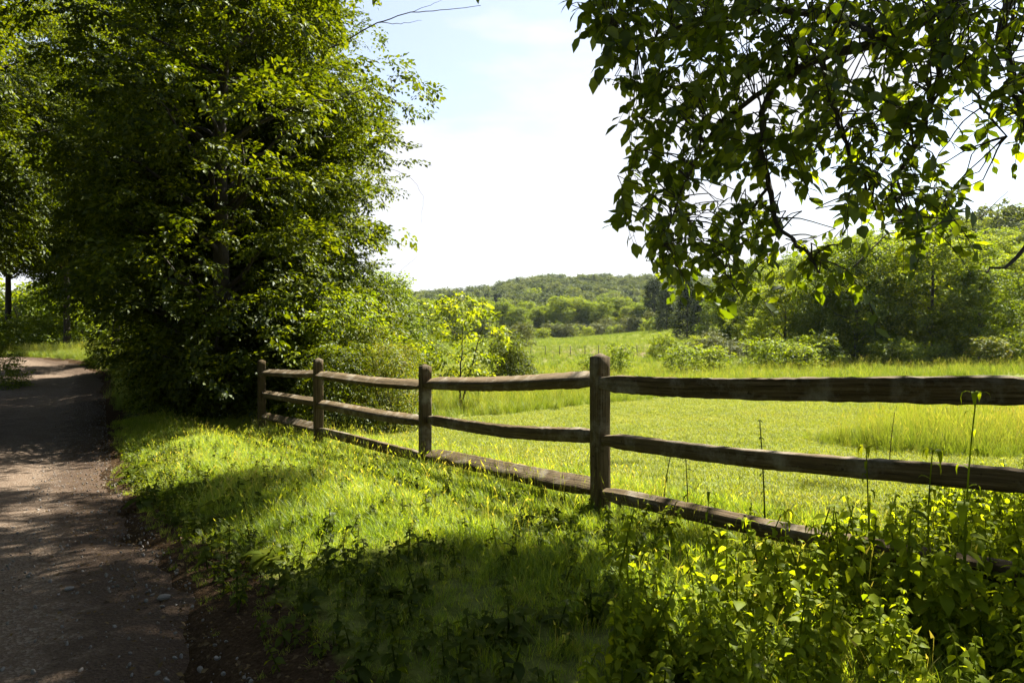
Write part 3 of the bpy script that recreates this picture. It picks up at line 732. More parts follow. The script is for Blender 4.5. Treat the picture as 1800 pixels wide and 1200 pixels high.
for bay in range(4):
    A_, B_ = posts[bay], posts[bay + 1]
    for r in range(3):
        za, zb = A_['rails'][r], B_['rails'][r]
        a = np.array([A_['X'], A_['Y'], za]); b_ = np.array([B_['X'], B_['Y'], zb])
        d = (b_ - a) / np.linalg.norm(b_ - a)
        side = np.array([FN[0], FN[1], 0]) * (.022 if bay % 2 else -.022)
        n = 64; u = np.linspace(0, 1, n)
        P = a + (b_ - a) * u[:, None] + side
        P[:, 2] += -.014 * np.sin(PI * u) + .005 * np.sin(u * 7 + bay + r) - (.02 if (bay, r) == (1, 1) else 0) * np.sin(PI * u)
        P[:, 0] += .01 * np.sin(u * 5 + r * 2); 
        P[:, 2] += (.012 if bay % 2 else -.012)
        w, h = spec[(bay, r)]
        taper = .45 + .55 * np.clip(np.minimum(u, 1 - u) / .075, 0, 1) ** .7
        def bb(s, store, P=P, w=w, h=h, taper=taper, q=bay * 3 + r):
            wood_piece(s, P - F0, w * (taper * .5 + .5), h * taper, .26, ROLL.get((q // 3, q % 3), 0), q * 5.7, store=store)
        wood_obj('rail', bb, fence)

# old wire fence across the far meadow
wf = empty('wire_fence', (3.5, 78, hz(3.5, 78)))
tag(wf, 'line of thin dark wire fence posts crossing the far meadow', 'fence')
Wp = []
for k in range(34):
    x = -4 + k * 1.55 + random.uniform(-.15, .15); y = 78 + .07 * x + random.uniform(-.2, .2); z = hz(x, y)
    Wp.append((x, y, z)); s = Soup()
    tube(s, np.array([(x, y, z - .1), (x + random.uniform(-.06, .06), y, z + 1.25 + random.uniform(-.1, .1))]) - np.array(wf.location), [.05, .042], 6)
    link_mesh('post', s.mesh('wire_fence_post', M['bark_far']), wf)
s = Soup()
for hh in (.5, .85, 1.15): tube(s, np.array([(a, b, c + hh) for a, b, c in Wp]) - np.array(wf.location), .008, 3, False)
link_mesh('wire', s.mesh('wire', M['bark_far']), wf)

# ------------------------------------------------------------------ overhanging tree on the right (trunk outside the frame)
OV = [(1010, -60), (1020, 10), (1045, 60), (1070, 110), (1100, 190), (1088, 260), (1112, 300), (1078, 365), (1135, 400), (1160, 440), (1140, 470), (1190, 495), (1240, 520),
      (1300, 490), (1330, 420), (1370, 430), (1390, 450), (1440, 460), (1480, 440), (1420, 400), (1400, 345), (1440, 330), (1460, 375), (1530, 395), (1600, 400), (1640, 440), (1670, 380), (1700, 330), (1640, 285), (1610, 245),
      (1700, 225), (1750, 265), (1830, 240), (1900, 200), (1900, -60)]
OVL = [(1235, 500), (1300, 450), (1400, 440), (1500, 440), (1510, 500), (1470, 525), (1380, 525), (1280, 525)]
HOLES = [(1335, 175, 46), (1275, 330, 48), (1410, 330, 40), (1505, 60, 20), (1700, 190, 46), (1180, 240, 24), (1500, 180, 24), (1620, 110, 22), (1470, 400, 34), (1560, 270, 26), (1440, 300, 20), (1240, 470, 18), (1750, 115, 28), (1200, 330, 14)]
tx, ty = 7.8, 7.2
def ato(px, py, Y): return at(px, py, Y * KO(px))
def KO(px): return float(np.interp(px, [1000, 1150, 1300, 1450, 1650, 1850], [1.14, 1.06, .90, .76, .68, .64]))   # boughs drawn nearer towards the right, keeping their shade off the weeds
ovr = empty('overhanging_tree', (tx, ty, hz(tx, ty)))
tag(ovr, 'tree outside the right frame edge whose dark leafy boughs hang across the upper right', 'tree')
O0 = np.array(ovr.location)
trs = Soup()
tube(trs, np.array([(tx, ty, hz(tx, ty) - .3), (tx + .05, ty, 1.5), (tx - .1, ty + .1, 3.4), (tx - .4, ty + .3, 5.4), (tx - .9, ty + .9, 7.6), (tx - 1.2, ty + 1.8, 10)]) - O0, [.36, .28, .25, .21, .15, .06], 12, wob=.08)
link_mesh('trunk', trs.mesh('overhanging_trunk', M['bark'], True), ovr)
B = [
 [(tx - .3, ty + .2, 4.9), ato(1830, -90, 5.5), ato(1700, -10, 5.2), ato(1560, 70, 5.0), ato(1440, 100, 4.9), ato(1350, 155, 4.8), ato(1335, 230, 4.6), ato(1350, 330, 4.5), ato(1365, 400, 4.45), ato(1415, 440, 4.4), ato(1440, 480, 4.3)],
 [ato(1700, -10, 5.2), ato(1660, 60, 5.0), ato(1645, 150, 4.85), ato(1620, 250, 4.7), ato(1560, 330, 4.6), ato(1600, 385, 4.5)],
 [ato(1830, -90, 5.5), ato(1745, 60, 5.0), ato(1775, 120, 4.9), ato(1810, 190, 4.8)],
 [ato(1560, 70, 5.0), ato(1400, 10, 5.2), ato(1200, 40, 5.1), ato(1120, 90, 5.0), ato(1080, 60, 5.0)],
 [ato(1350, 155, 4.8), ato(1250, 230, 4.7), ato(1200, 330, 4.6), ato(1165, 430, 4.6)],
 [ato(1440, 100, 4.9), ato(1470, 200, 4.8), ato(1500, 290, 4.7), ato(1540, 370, 4.6)],
 [ato(1350, 330, 4.5), ato(1300, 400, 4.5), ato(1270, 470, 4.45), ato(1300, 520, 4.4)],
 [ato(1660, 60, 5.0), ato(1720, 180, 4.8), ato(1770, 240, 4.7)],
 [ato(1775, 120, 4.9), ato(1840, 380, 4.3), ato(1775, 470, 4.1), ato(1720, 475, 4.0)],
]
BR = [(.040, .005), (.022, .004), (.028, .005), (.028, .005), (.018, .004), (.018, .004), (.010, .003), (.012, .003), (.015, .003)]
bpts = []
bs = Soup()
for P, (r0, r1) in zip(B, BR):
    P = np.array(P, float); n = len(P)
    u = np.linspace(0, n - 1, (n - 1) * 5 + 1)
    PP = np.stack([np.interp(u, np.arange(n), P[:, c]) for c in range(3)], -1)
    for _ in range(3): PP[1:-1] = (PP[:-2] + 2 * PP[1:-1] + PP[2:]) / 4
    PP[1:-1] += (rs.rand(len(PP) - 2, 3) - .5) * .02
    tube(bs, PP - O0, np.linspace(r0, r1, len(PP)), 7, wob=.15); bpts.append(PP)
BP = np.concatenate(bpts)

def hang_twig(L, n, leaf):
    """leafy shoot starting at origin, going +Y then drooping"""
    sp = Soup(); d = random.uniform(.35, 1.3)
    u = np.linspace(0, 1, 7); P = np.stack([np.zeros(7) + .05 * np.sin(u * 5) * L, L * u * (1 - .35 * u * d), -L * d * u * u * .7], -1)
    pos, yaw, tilt, roll, S = [], [], [], [], []
    for q in range(n):
        f = .15 + .85 * (q + .5) / n; sd = 1 if q % 2 else -1
        p = np.array([np.interp(f, u, P[:, c]) for c in range(3)])
        pos.append(p); yaw.append(sd * random.uniform(.5, 1.4) if q < n - 1 else 0); tilt.append(-random.uniform(.0, 1.25)); roll.append(random.uniform(-.8, .8))
        S.append(leaf * random.uniform(.65, 1.2))
    m = len(pos); pos = np.array(pos)
    V = np.einsum('mij,nj->mni', euler_mats(yaw, tilt, roll), LEAF8_V) * np.array(S)[:, None, None] + pos[:, None, :]
    T = LEAF8_T[None] + (np.arange(m) * 8)[:, None, None]
    r = np.repeat(np.array([random.random() for _ in range(m)]), len(LEAF8_T))
    return (V.reshape(-1, 3), T.reshape(-1, 3), r), P
cs = Soup(); nt_ = 0
cand = []
while nt_ < 590:
    px, py = rs.uniform(1000, 1880), rs.uniform(-60, 580)
    lower = inpoly([px], [py], OVL)[0]
    if not (inpoly([px], [py], OV)[0] or (lower and rs.rand() < .4 and py < 560)): continue
    if px > 1450 and rs.rand() < .35: continue
    if any((px - a) ** 2 + (py - b) ** 2 < c * c for a, b, c in HOLES): continue
    Y = (rs.uniform(4.2, 5.5) if not lower else rs.uniform(4.2, 4.9)) * KO(px)
    p = at(px, py, Y)
    # open gaps where the photograph lets the sun through onto the weeds
    kk = (p[2] - .25) / SUN[2]; qx, qy = pix(p[0] - SUN[0] * kk, max(.5, p[1] - SUN[1] * kk), .25)
    if qx > 1080 and 850 < qy < 1190 and rs.rand() < .82: continue
    nt_ += 1
    d = BP - p; q = np.argmin(np.linalg.norm(d * [1, .7, 1], axis=1)); base = BP[q]
    L = rs.uniform(.25, .5)
    dirv = p - base; dirv[2] = 0
    yaw = math.atan2(-dirv[0], dirv[1]) + rs.randn() * .9
    (V, T, r), P = hang_twig(L, rs.randint(7, 12), rs.uniform(.078, .122) * KO(px) ** .8)
    R3 = euler_mats(yaw, rs.uniform(-.5, .35), rs.uniform(-.4, .4))
    p0 = p - R3[0] @ P[3]
    stamp(cs, V, T, r, [p0], R3, 1.0)
    tube(bs, (P @ R3[0].T + p0) - O0, np.linspace(.0035, .0015, len(P)), 3, False)
    tube(bs, path(base, p0, 6, .06, .03) - O0, np.linspace(.005, .003, 6), 4, False)
cs.V = [v - O0 for v in cs.V]
# bare twig rising at the right
tube(bs, np.array([at(1500, 470, 5), at(1560, 410, 5), at(1640, 405, 5), at(1720, 385, 4.9), at(1772, 336, 4.9)]) - O0, [.006, .005, .005, .004, .002], 5)

# unseen canopy added above the frame, its gaps cut to shape the shade below
def lit_ground(px, py):
    """True where the photograph shows sunlit ground"""
    L1 = inpoly(px, py, [(225, 810), (330, 762), (470, 748), (640, 770), (760, 800), (1045, 835), (1060, 905), (1040, 985), (900, 950), (780, 935), (690, 930), (600, 970), (520, 1010), (440, 1010), (345, 960), (430, 905), (500, 860), (590, 815), (450, 815), (320, 830), (240, 860)])
    L2 = inpoly(px, py, [(1040, 830), (1180, 870), (1500, 960), (1420, 985), (1180, 905), (1060, 900)]) 
    L3 = inpoly(px, py, [(1010, 1200), (1000, 1060), (1120, 960), (1330, 940), (1500, 930), (1650, 850), (1800, 800), (1800, 1260), (1000, 1260)])
    return L1, L2, L3
STREAK = [(35, 895, 90, 9), (45, 962, 110, 7), (140, 845, 60, 8), (70, 1030, 75, 13), (20, 1062, 40, 9), (110, 1150, 90, 16), (60, 1190, 110, 14), (240, 1100, 60, 8), (170, 1080, 50, 8), (270, 1020, 40, 7), (30, 925, 40, 5), (200, 915, 50, 5), (340, 1170, 30, 8)]
def keep_clump(p):
    x, y, z = p[:, 0], p[:, 1], p[:, 2]
    # not inside the picture
    px0, py0 = pix(x, np.maximum(y, .2), z)
    keep = (py0 < -110) | (y < .8) | (px0 < -180) | (px0 > 2050)
    gz = np.zeros(len(p))
    for _ in range(3):
        k = (z - gz) / SUN[2]; gx, gy = x - SUN[0] * k, y - SUN[1] * k; gz = height(gx, gy) + .12
    gx, gy = x - SUN[0] * (z - gz) / SUN[2], y - SUN[1] * (z - gz) / SUN[2]
    vis = gy > 1.2
    px, py = pix(gx, np.where(vis, gy, 1.2), gz)
    r = rs.rand(len(p))
    L1 = np.zeros(len(p), bool); L2 = L1.copy(); L3 = L1.copy()
    for ox, oy in ((0, 0), (.32, 0), (-.32, 0), (0, .32), (0, -.32)):
        qx, qy = pix(gx + ox, np.where(vis, gy + oy, 1.2), gz); a, b, c = lit_ground(qx, qy); L1 |= a; L2 |= b; L3 |= c
    thin = (~vis | (gy < 2.1)) & (r > .12)
    field = (st(gx, gy)[0] > -.1) & (gy > 2.0)
    lit = vis & (L1 | (L2 & (r < .25)) | (L3 & (r < .99)))
    lit |= thin
    lit |= field & (r < .996)
    for a, b, c, d in STREAK: lit |= vis & (((px - a) / (c + 14)) ** 2 + ((py - b) / (d + 16)) ** 2 < 1)
    # sunlit lower leaves of the overhang
    k = (y - 4.1) / SUN[1]; hx, hzz = x - SUN[0] * k, z - SUN[2] * k
    qx, qy = pix(hx, 4.1, hzz)
    lit |= inpoly(qx, qy, [(1150, 380), (1600, 380), (1600, 640), (1150, 640)]) & (y > 4.5)
    for yp in (3.4, 4.7):
        k = (y - yp) / SUN[1]; qx, qy = pix(x - SUN[0] * k, yp, z - SUN[2] * k); lit |= inpoly(qx, qy, [(1150, 380), (1600, 380), (1600, 640), (1150, 640)]) & (y > yp + .3)
    s__, t__ = st(gx, gy)
    hole = np.sin(s__ * 1.3 + t__ * .9 + 1) * np.cos(t__ * 3.4 + s__ * .7) + .4 * np.sin(t__ * 7.3 + s__ * 2)
    lit |= (s__ < -3.0) & (s__ > -8) & (hole > .22)
    return keep & ~lit
cand = []
m = 26000
C = np.column_stack([rs.uniform(-3, 11.2, m), rs.uniform(1.6, 15.6, m), rs.uniform(5.6, 11.5, m)])
C = C[np.linalg.norm(C[:, :2] - [4.2, 8.6], axis=1) < 7.0]
C = C[keep_clump(C)]
sprays = [make_spray(.62, 5, 4, .14, False, .35) for _ in range(6)]
def fill(soup, P, nmax, origin, limb_soup, root, r0=.09, nl=26):
    P = P[rs.permutation(len(P))[:nmax]]; m = len(P)
    vi = rs.randint(0, 6, m); R3 = euler_mats(rs.rand(m) * 6.28, rs.randn(m) * .25, rs.randn(m) * .25)
    for v in range(6):
        k = vi == v; sV, sT, sr = sprays[v]
        stamp(soup, sV, sT, sr, P[k] - origin, R3[k], rs.uniform(.8, 1.1, k.sum()), .2)
    # limbs to some of the clumps
    for q in P[:nl]:
        pp = path(root, q, 8, .10, .08)
        tube(limb_soup, pp - origin, np.linspace(r0, .015, 8), 6, False)
print('canopy candidates', len(C))
fill(cs, C, 3600, O0, bs, np.array([tx - .9, ty + .9, 6.2]), .04, 8)
link_mesh('limb', bs.mesh('overhanging_limbs', M['bark'], True), ovr)
link_mesh('crown', cs.mesh('overhanging_crown', M['leaf_over']), ovr)  # this mesh also holds the unseen canopy added for shade

# dead twigs reaching out of the big left tree
X0, Y0 = gpt(462, 19.5); D0 = np.array([X0, Y0, hz(X0, Y0) - .05])
rzt, sct = TWIG_TREE.rotation_euler.z, TWIG_TREE.scale[0]; c_, s_c = math.cos(-rzt), math.sin(-rzt)
for pls in ([([(560, 95), (610, 70), (665, 40), (720, 22), (780, 18), (845, 10)], .022), ([(665, 40), (700, 42), (742, 36)], .012), ([(720, 22), (760, 8), (790, -8)], .008)],
            [([(640, 290), (700, 300), (728, 318), (745, 345), (740, 392)], .006)], [([(600, 475), (660, 470), (700, 480), (735, 450)], .006)]):
    dt = Soup()
    for pl, r0 in pls:
        P = np.array([at(a, b, 18.2 - .004 * (a - 600)) for a, b in pl]); n = len(P); u = np.linspace(0, n - 1, n * 4)
        P = np.stack([np.interp(u, np.arange(n), P[:, c]) for c in range(3)], -1) + (rs.rand(len(u), 3) - .5) * .03
        P[0] -= 0; tube(dt, P - D0, np.linspace(r0, r0 * .3, len(P)), 5, False)
    tw = link_mesh('dead_twig', dt.mesh('dead_twig', M['bark'], True), TWIG_TREE)
    v = Vector(D0) - TWIG_TREE.location
    tw.location = Vector((v.x * c_ - v.y * s_c, v.x * s_c + v.y * c_, v.z)) / sct; tw.rotation_euler = (0, 0, -rzt); tw.scale = (1 / sct,) * 3

# ------------------------------------------------------------------ grass
def grass_clump(nb, H, spread, wdt, bend=.5, seeds=0):
    s = Soup(); V, T, r = [], [], []
    for b in range(nb):
        a = random.uniform(0, 6.28); rad = spread * math.sqrt(random.random())
        x, y = rad * math.cos(a), rad * math.sin(a); h = H * random.uniform(.45, 1.1)
        da = random.uniform(0, 6.28); bd = h * bend * random.uniform(.2, 1.3); w = wdt * random.uniform(.7, 1.3)
        wx, wy = -math.sin(da) * w, math.cos(da) * w
        o = len(V)
        for f in (0, .4, .75, 1):
            cx, cy, cz = x + math.cos(da) * bd * f * f, y + math.sin(da) * bd * f * f, h * (f - .22 * bend * f * f)
            ww = (1, .85, .55, 0)[(0, .4, .75, 1).index(f)]
            if f < 1: V += [(cx - wx * ww, cy - wy * ww, cz), (cx + wx * ww, cy + wy * ww, cz)]
            else: V += [(cx, cy, cz)]
        T += [(o, o + 1, o + 3), (o, o + 3, o + 2), (o + 2, o + 3, o + 5), (o + 2, o + 5, o + 4), (o + 4, o + 5, o + 6)]
        r += [random.random() ** 1.3 * .93] * 5
    for b in range(seeds):
        x, y = random.uniform(-spread, spread), random.uniform(-spread, spread); h = H * random.uniform(1.2, 1.7); dx = random.uniform(-.12, .12)
        o = len(V); V += [(x, y, 0), (x + .003, y, 0), (x + dx, y, h), (x + dx + .002, y, h), (x + dx * 1.1 - .006, y, h), (x + dx * 1.1 + .006, y, h * .96), (x + dx * 1.5, y, h * 1.12)]
        T += [(o, o + 1, o + 2), (o + 1, o + 3, o + 2), (o + 4, o + 5, o + 6)]; r += [.98] * 3
    s.add(V, T=T, rT=np.array(r)); return s
LONG = [source('long_grass_tuft', grass_clump(36, .17, .10, .0026, .7, 1 if k % 2 else 0).mesh('long_grass', M['grass'])) for k in range(5)]
TALL = [source('tall_grass_tuft', grass_clump(26, .50, .12, .004, .55, 4).mesh('tall_grass', M['meadow'])) for k in range(4)]
SHORT = [source('mown_tuft', grass_clump(40, .065, .14, .003, .9).mesh('mown_grass', M['mown'])) for k in range(4)]
FARG = [source('meadow_tuft', grass_clump(26, .55, .32, .012, .6).mesh('meadow_grass', M['meadow'])) for k in range(4)]

def place(m, X, Y, sc, nvar, tiltmax=.15, dz=-.01):
    k = len(X); z = height(X, Y) + dz
    return np.column_stack([X, Y, z]), np.column_stack([rs.randn(k) * tiltmax, rs.randn(k) * tiltmax, rs.rand(k) * 6.28]), sc, rs.randint(0, nvar, k)
def frust(X, Y, lo=-250, hi=2050):
    px = 900 + FPX * X / np.maximum(Y, .1); return (px > lo) & (px < hi)
def vnoise(X, Y, f, p=0.): return np.sin(X * f + p) * np.cos(Y * f * 1.13 + p * 2) * .5 + .5 * np.sin(X * f * 2.7 + Y * f * 1.9 + p)

# verge (long, lush)
m = 26000
S_, T_ = rs.uniform(-3.25, 1.0, m), rs.uniform(-5.5, 13, m); X, Y = from_st(S_, T_)
edge = np.clip((S_ - road_edge(T_) + .1 * vnoise(X, Y, 3)) / np.where(T_ < .6, 1.9, .9), 0, 1)
k = (rs.rand(m) < edge ** .8) & frust(X, Y) & (Y > 1.6)
X, Y, S_, T_, edge = X[k], Y[k], S_[k], T_[k], edge[k]
sc = (.55 + .55 * rs.rand(len(X))) * (.45 + .55 * edge) * (1 + .25 * vnoise(X, Y, 1.7))
sc *= np.where(T_ < 1.0, .8, 1.0)
# clumps nearer than two metres stay low
sc = np.where(Y < 2.4, sc * .6, sc)
scatter('verge_grass', *place(0, X, Y, sc, 5), LONG, 'lush long green grass on the verge before the fence')
# longer tufts against posts and rails
m = 700; T_ = rs.uniform(-4, 11, m); S_ = rs.randn(m) * .28 + .1; X, Y = from_st(S_, T_); k = frust(X, Y) & (Y > 2.6) & (rs.rand(m) < .8)
scatter('fence_line_grass', *place(0, X[k], Y[k], rs.uniform(.25, .5, k.sum()), 4), TALL, 'taller seeding grass along the foot of the fence')
# mown field
m = 90000
Y = 3 + 33 * rs.rand(m) ** .75; X = Y * rs.uniform(-.75, .82, m)
s0, t0 = st(X, Y)
k = (s0 > .6) & (Y < mown_limit(X)) & (X > -7)
X, Y = X[k], Y[k]
scatter('mown_grass', *place(0, X, Y, rs.uniform(.6, 1.3, len(X)) * (.8 + .014 * Y), 4, .1), SHORT, 'short mown yellow-green grass of the field behind the fence')
# unmown patch and meadow
m = 30000
X, Y = rs.uniform(3.8, 14, m), rs.uniform(8, 15.5, m); tp = tall_patch(X, Y) + .35 * vnoise(X, Y, 1.3)
k = (rs.rand(m) < .30 * np.clip((1.5 - tp) / .9, 0, 1))
XA, YA, TP = X[k], Y[k], np.clip((1.55 - tp[k]) / 1.1, .18, 1)
m = 26000
Y = 12 + 40 * rs.rand(m); X = Y * rs.uniform(-.45, .8, m); s0, _ = st(X, Y)
k = (Y > mown_limit(X) + .3 * vnoise(X, Y, 1.5)) & (s0 > .8) & (rs.rand(m) < np.clip(30 / Y, .35, 1))
XB, YB = X[k], Y[k]
XX, YY = np.append(XA, XB), np.append(YA, YB)
scM = rs.uniform(.5, 1.0, len(XX)) * np.where(np.arange(len(XX)) < len(XA), .95 * np.append(TP, np.ones(len(XB))), .95 + .35 * vnoise(XX, YY, .6))
scatter('meadow_grass', *place(0, XX, YY, scM, 4), TALL, 'tall unmown grass beyond the mown strip and in the patch at right')
m = 24000
Y = 34 + 170 * rs.rand(m) ** .8; X = Y * rs.uniform(-.3, .75, m)
k = (Y > mown_limit(X) + 1) & (height(X, Y) < -.8); X, Y = X[k], Y[k]
scatter('far_meadow_grass', *place(0, X, Y, rs.uniform(.5, 1.2, len(X)) * (1 + .3 * vnoise(X, Y, .3)), 4, .1), FARG, 'rough pale green grass of the far meadow')
# grassy bank by the far lane
m = 9000
S_, T_ = rs.uniform(-3, 4, m), rs.uniform(14, 48, m); S_ = S_ + road_edge(T_) + 3.0; X, Y = from_st(S_, T_); k = frust(X, Y) & (rs.rand(m) < np.clip((S_ - road_edge(T_)) / .8, 0, 1))
scatter('lane_bank_grass', *place(0, X[k], Y[k], rs.uniform(.5, .9, k.sum()), 4), TALL, 'sunny grass bank beside the far bend of the lane')
m = 3000; T_ = rs.uniform(15, 50, m); S_ = road_edge(T_) - road_w(T_) - rs.uniform(0, 4, m); X, Y = from_st(S_, T_)
scatter('left_bank_grass', *place(0, X, Y, rs.uniform(.5, .9, m), 4), TALL, 'grass growing along the left side of the lane')

# ------------------------------------------------------------------ weeds
LEAFW_V = np.array([[0, 0, 0], [-.27, .25, .05], [0, .27, 0], [.27, .25, .05], [-.30, .58, .0], [0, .6, -.06], [.30, .58, .0], [0, 1.0, -.26]])
def weed_mesh(name, H, pairs, leaf, mat='weed', bare=.12, curl=.5, narrow=1.0, tip=True):
    s = Soup()
    u = np.linspace(0, 1, 8); lean = random.uniform(-.12, .12) * H; l2 = random.uniform(-.12, .12) * H
    P = np.stack([lean * u ** 2, l2 * u ** 2, H * u], -1)
    tube(s, P, np.linspace(.0035, .0018, 8) * (1 + H), 5, False, val=.25)
    tV = LEAFW_V * np.array([narrow, 1, 1])
    a0 = random.random() * 3
    for k in range(pairs):
        f = bare + (1 - bare) * (k + 1) / pairs
        p = np.array([np.interp(f, u, P[:, c]) for c in range(3)])
        n = 2 if k < pairs - 1 or not tip else 4
        for q in range(n):
            ya = a0 + k * 1.57 + q * (2 * PI / n) + random.uniform(-.3, .3)
            sz = leaf * (1.1 - .6 * abs(f - .5)) * random.uniform(.75, 1.2) * (.6 if n == 4 else 1)
            R3 = euler_mats(ya, random.uniform(-.35, .45) - curl * .2, random.uniform(-.45, .45))
            V = tV.copy(); V[:, 2] -= curl * V[:, 1] ** 2 * .5
            stamp(s, V, LEAF8_T, np.full(8, random.random()), [p], R3, sz)
    return s.mesh(name, M[mat])
WE = [source('leafy_weed', weed_mesh('leafy_weed', H, pr, lf)) for H, pr, lf in [(.26, 7, .066), (.36, 9, .060), (.18, 5, .080), (.30, 8, .054), (.14, 4, .072), (.42, 11, .050), (.30, 10, .038), (.34, 7, .070)]]
wpoly = [(980, 1230), (1020, 1080), (1130, 1000), (1300, 965), (1460, 960), (1540, 890), (1700, 820), (1830, 790), (1900, 1260)]
m = 30000
X, Y = rs.uniform(-.2, 4.2, m), rs.uniform(1.9, 5.2, m); z = height(X, Y) + .30; px, py = pix(X, Y, z)
k = inpoly(px, py, wpoly) & (rs.rand(m) < .052 * (1.1 + .8 * vnoise(X, Y, 2.1)))
k |= (py > 1230) & (px > 1000) & (px < 2000) & (rs.rand(m) < .02)
k2 = (rs.rand(m) < .004) & (px > 1050) & (px < 1500) & (py > 860)
k |= k2
near_w = Y[k] > 2.15
XW, YW = X[k][near_w], Y[k][near_w]
scW = rs.uniform(.7, 1.25, len(XW)) * np.clip(YW / 3.2, .55, 1.0)
tx_, ty_ = from_st(rs.uniform(-.75, .35, 100), rs.uniform(-3.4, -1.95, 100))      # taller weeds that close over the end of the low rail
XW, YW = np.append(XW, tx_), np.append(YW, ty_); scW = np.append(scW, rs.uniform(.9, 1.5, 100))
scatter('weed_patch', *place(0, XW, YW, scW, 8, .2), WE, 'dense patch of broad leaved weeds at the lower right')
# low dark ground plants in the shaded verge and along the lane edge
LW = [source('ground_plant', weed_mesh('ground_plant', H, pr, lf, 'plant', .2, .3)) for H, pr, lf in [(.09, 4, .045), (.12, 4, .055), (.07, 3, .04), (.15, 5, .045)]]
m = 3600
S_, T_ = rs.uniform(-3.2, .3, m), rs.uniform(-4.5, 9, m); X, Y = from_st(S_, T_)
k = frust(X, Y) & (Y > 2.2) & (rs.rand(m) < np.where(S_ < -2.0, 1.0, .35)) & (S_ > road_edge(T_) + .12)
scatter('ground_plants', *place(0, X[k], Y[k], rs.uniform(.7, 1.5, k.sum()), 4, .2), LW, 'low broad leaved plants scattered through the verge grass')

# individual plants
def plant_thing(name, me, label, cat, px, Y, rz, sc, group=None):
    x, y = gpt(px, Y); o = link_mesh(name, me)
    o.location = (x, y, hz(x, y) - .01); o.rotation_euler = (0, 0, rz); o.scale = (sc,) * 3
    return tag(o, label, cat, group)
# tall curled weed at the right
def curly_weed(name, H, pairs, leaf, drop, mat='weed'):
    s = Soup(); u = np.linspace(0, 1, 12)
    P = np.stack([.05 * H * u ** 2, .02 * np.sin(u * 3), H * u], -1)
    tube(s, P, np.linspace(.006, .0025, 12), 6, False, val=.3)
    for k in range(pairs):
        f = .25 + .75 * (k + 1) / pairs; p = np.array([np.interp(f, u, P[:, c]) for c in range(3)])
        for q in range(1 if k < pairs - 1 else 4):
            ya = k * 2.4 + q * 1.6 + random.uniform(-.3, .3); d = np.array([math.cos(ya), math.sin(ya), 0])
            L = leaf * random.uniform(.8, 1.2) * (.55 if k == pairs - 1 else (1.0 if f < .6 else .45))
            n = 6; v = np.linspace(0, 1, n); C_ = p + d * (L * np.sin(v * 1.9))[:, None] * .8 + np.array([0, 0, 1]) * (L * (.35 * np.sin(v * PI) - drop * v ** 2))[:, None]
            w = L * .16 * np.sin(np.clip(v * .95 + .08, 0, 1) * PI) ** .7; side = np.array([-d[1], d[0], 0])
            A = C_ - side * w[:, None]; B_ = C_ + side * w[:, None]
            V = np.stack([A, B_], 1).reshape(-1, 3); i = np.arange(n - 1)
            s.add(V, Q=np.stack([2 * i, 2 * i + 1, 2 * i + 3, 2 * i + 2], -1), rQ=np.full(n - 1, random.random()))
    return s.mesh(name, M[mat])
x, y = gpt(1702, 2.75)
plant_thing('tall_weed', curly_weed('tall_weed', 1.30 - hz(x, y), 11, .12, .6), 'tallest slim weed with drooping leaves rising past the top rail at right', 'weed', 1702, 2.75, .4, 1.0)
x, y = gpt(1282, 3.5)
plant_thing('nodding_weed', curly_weed('nodding_weed', .80, 9, .13, .8), 'weed with curled leaf tip in front of the middle rail', 'weed', 1640, 3.3, 1.0, 1.0)
plant_thing('nodding_weed', curly_weed('nodding_weed', .78, 8, .12, .9), 'weed with nodding tip beside the clump right of the rail middle', 'weed', 1535, 3.6, 2.0, 1.0)
for px, Y, sc, lb in [(1300, 3.5, .62, 'small nodding weed left of the light patch'), (1375, 3.6, .66, 'small nodding weed in the middle of the dark gap'), (1420, 3.4, .60, 'small nodding weed nearest the end of the low rail'), (1245, 3.9, .7, 'nodding weed standing in the shade near the low rail')]:
    plant_thing('nodding_weed', curly_weed('nodding_weed', .7, 7, .14, .9), lb, 'weed', px, Y, px, sc)
plant_thing('dark_stalk', weed_mesh('dark_stalk', .85, 9, .05, 'plant', .4, .3, .5), 'dark thin stalk with small leaves crossing the lower two rails', 'weed', 1345, 4.45, 0, 1.0)
plant_thing('dark_stalk', weed_mesh('dark_stalk', .62, 7, .05, 'plant', .3, .3, .5), 'dark thin stalk left of the taller stalk', 'weed', 1165, 5.2, 1, 1.0)
plant_thing('dark_stalk', weed_mesh('dark_stalk', .60, 7, .045, 'plant', .3, .3, .5), 'dark thin stalk just left of the shorter stalk', 'weed', 1210, 4.9, 2, 1.0)
plant_thing('dead_stalk', weed_mesh('dead_stalk', .75, 8, .03, 'dry', .3, .3, .4), 'brown dead stalk standing between the upper two rails', 'weed', 1563, 7.5, 2, 1.0)
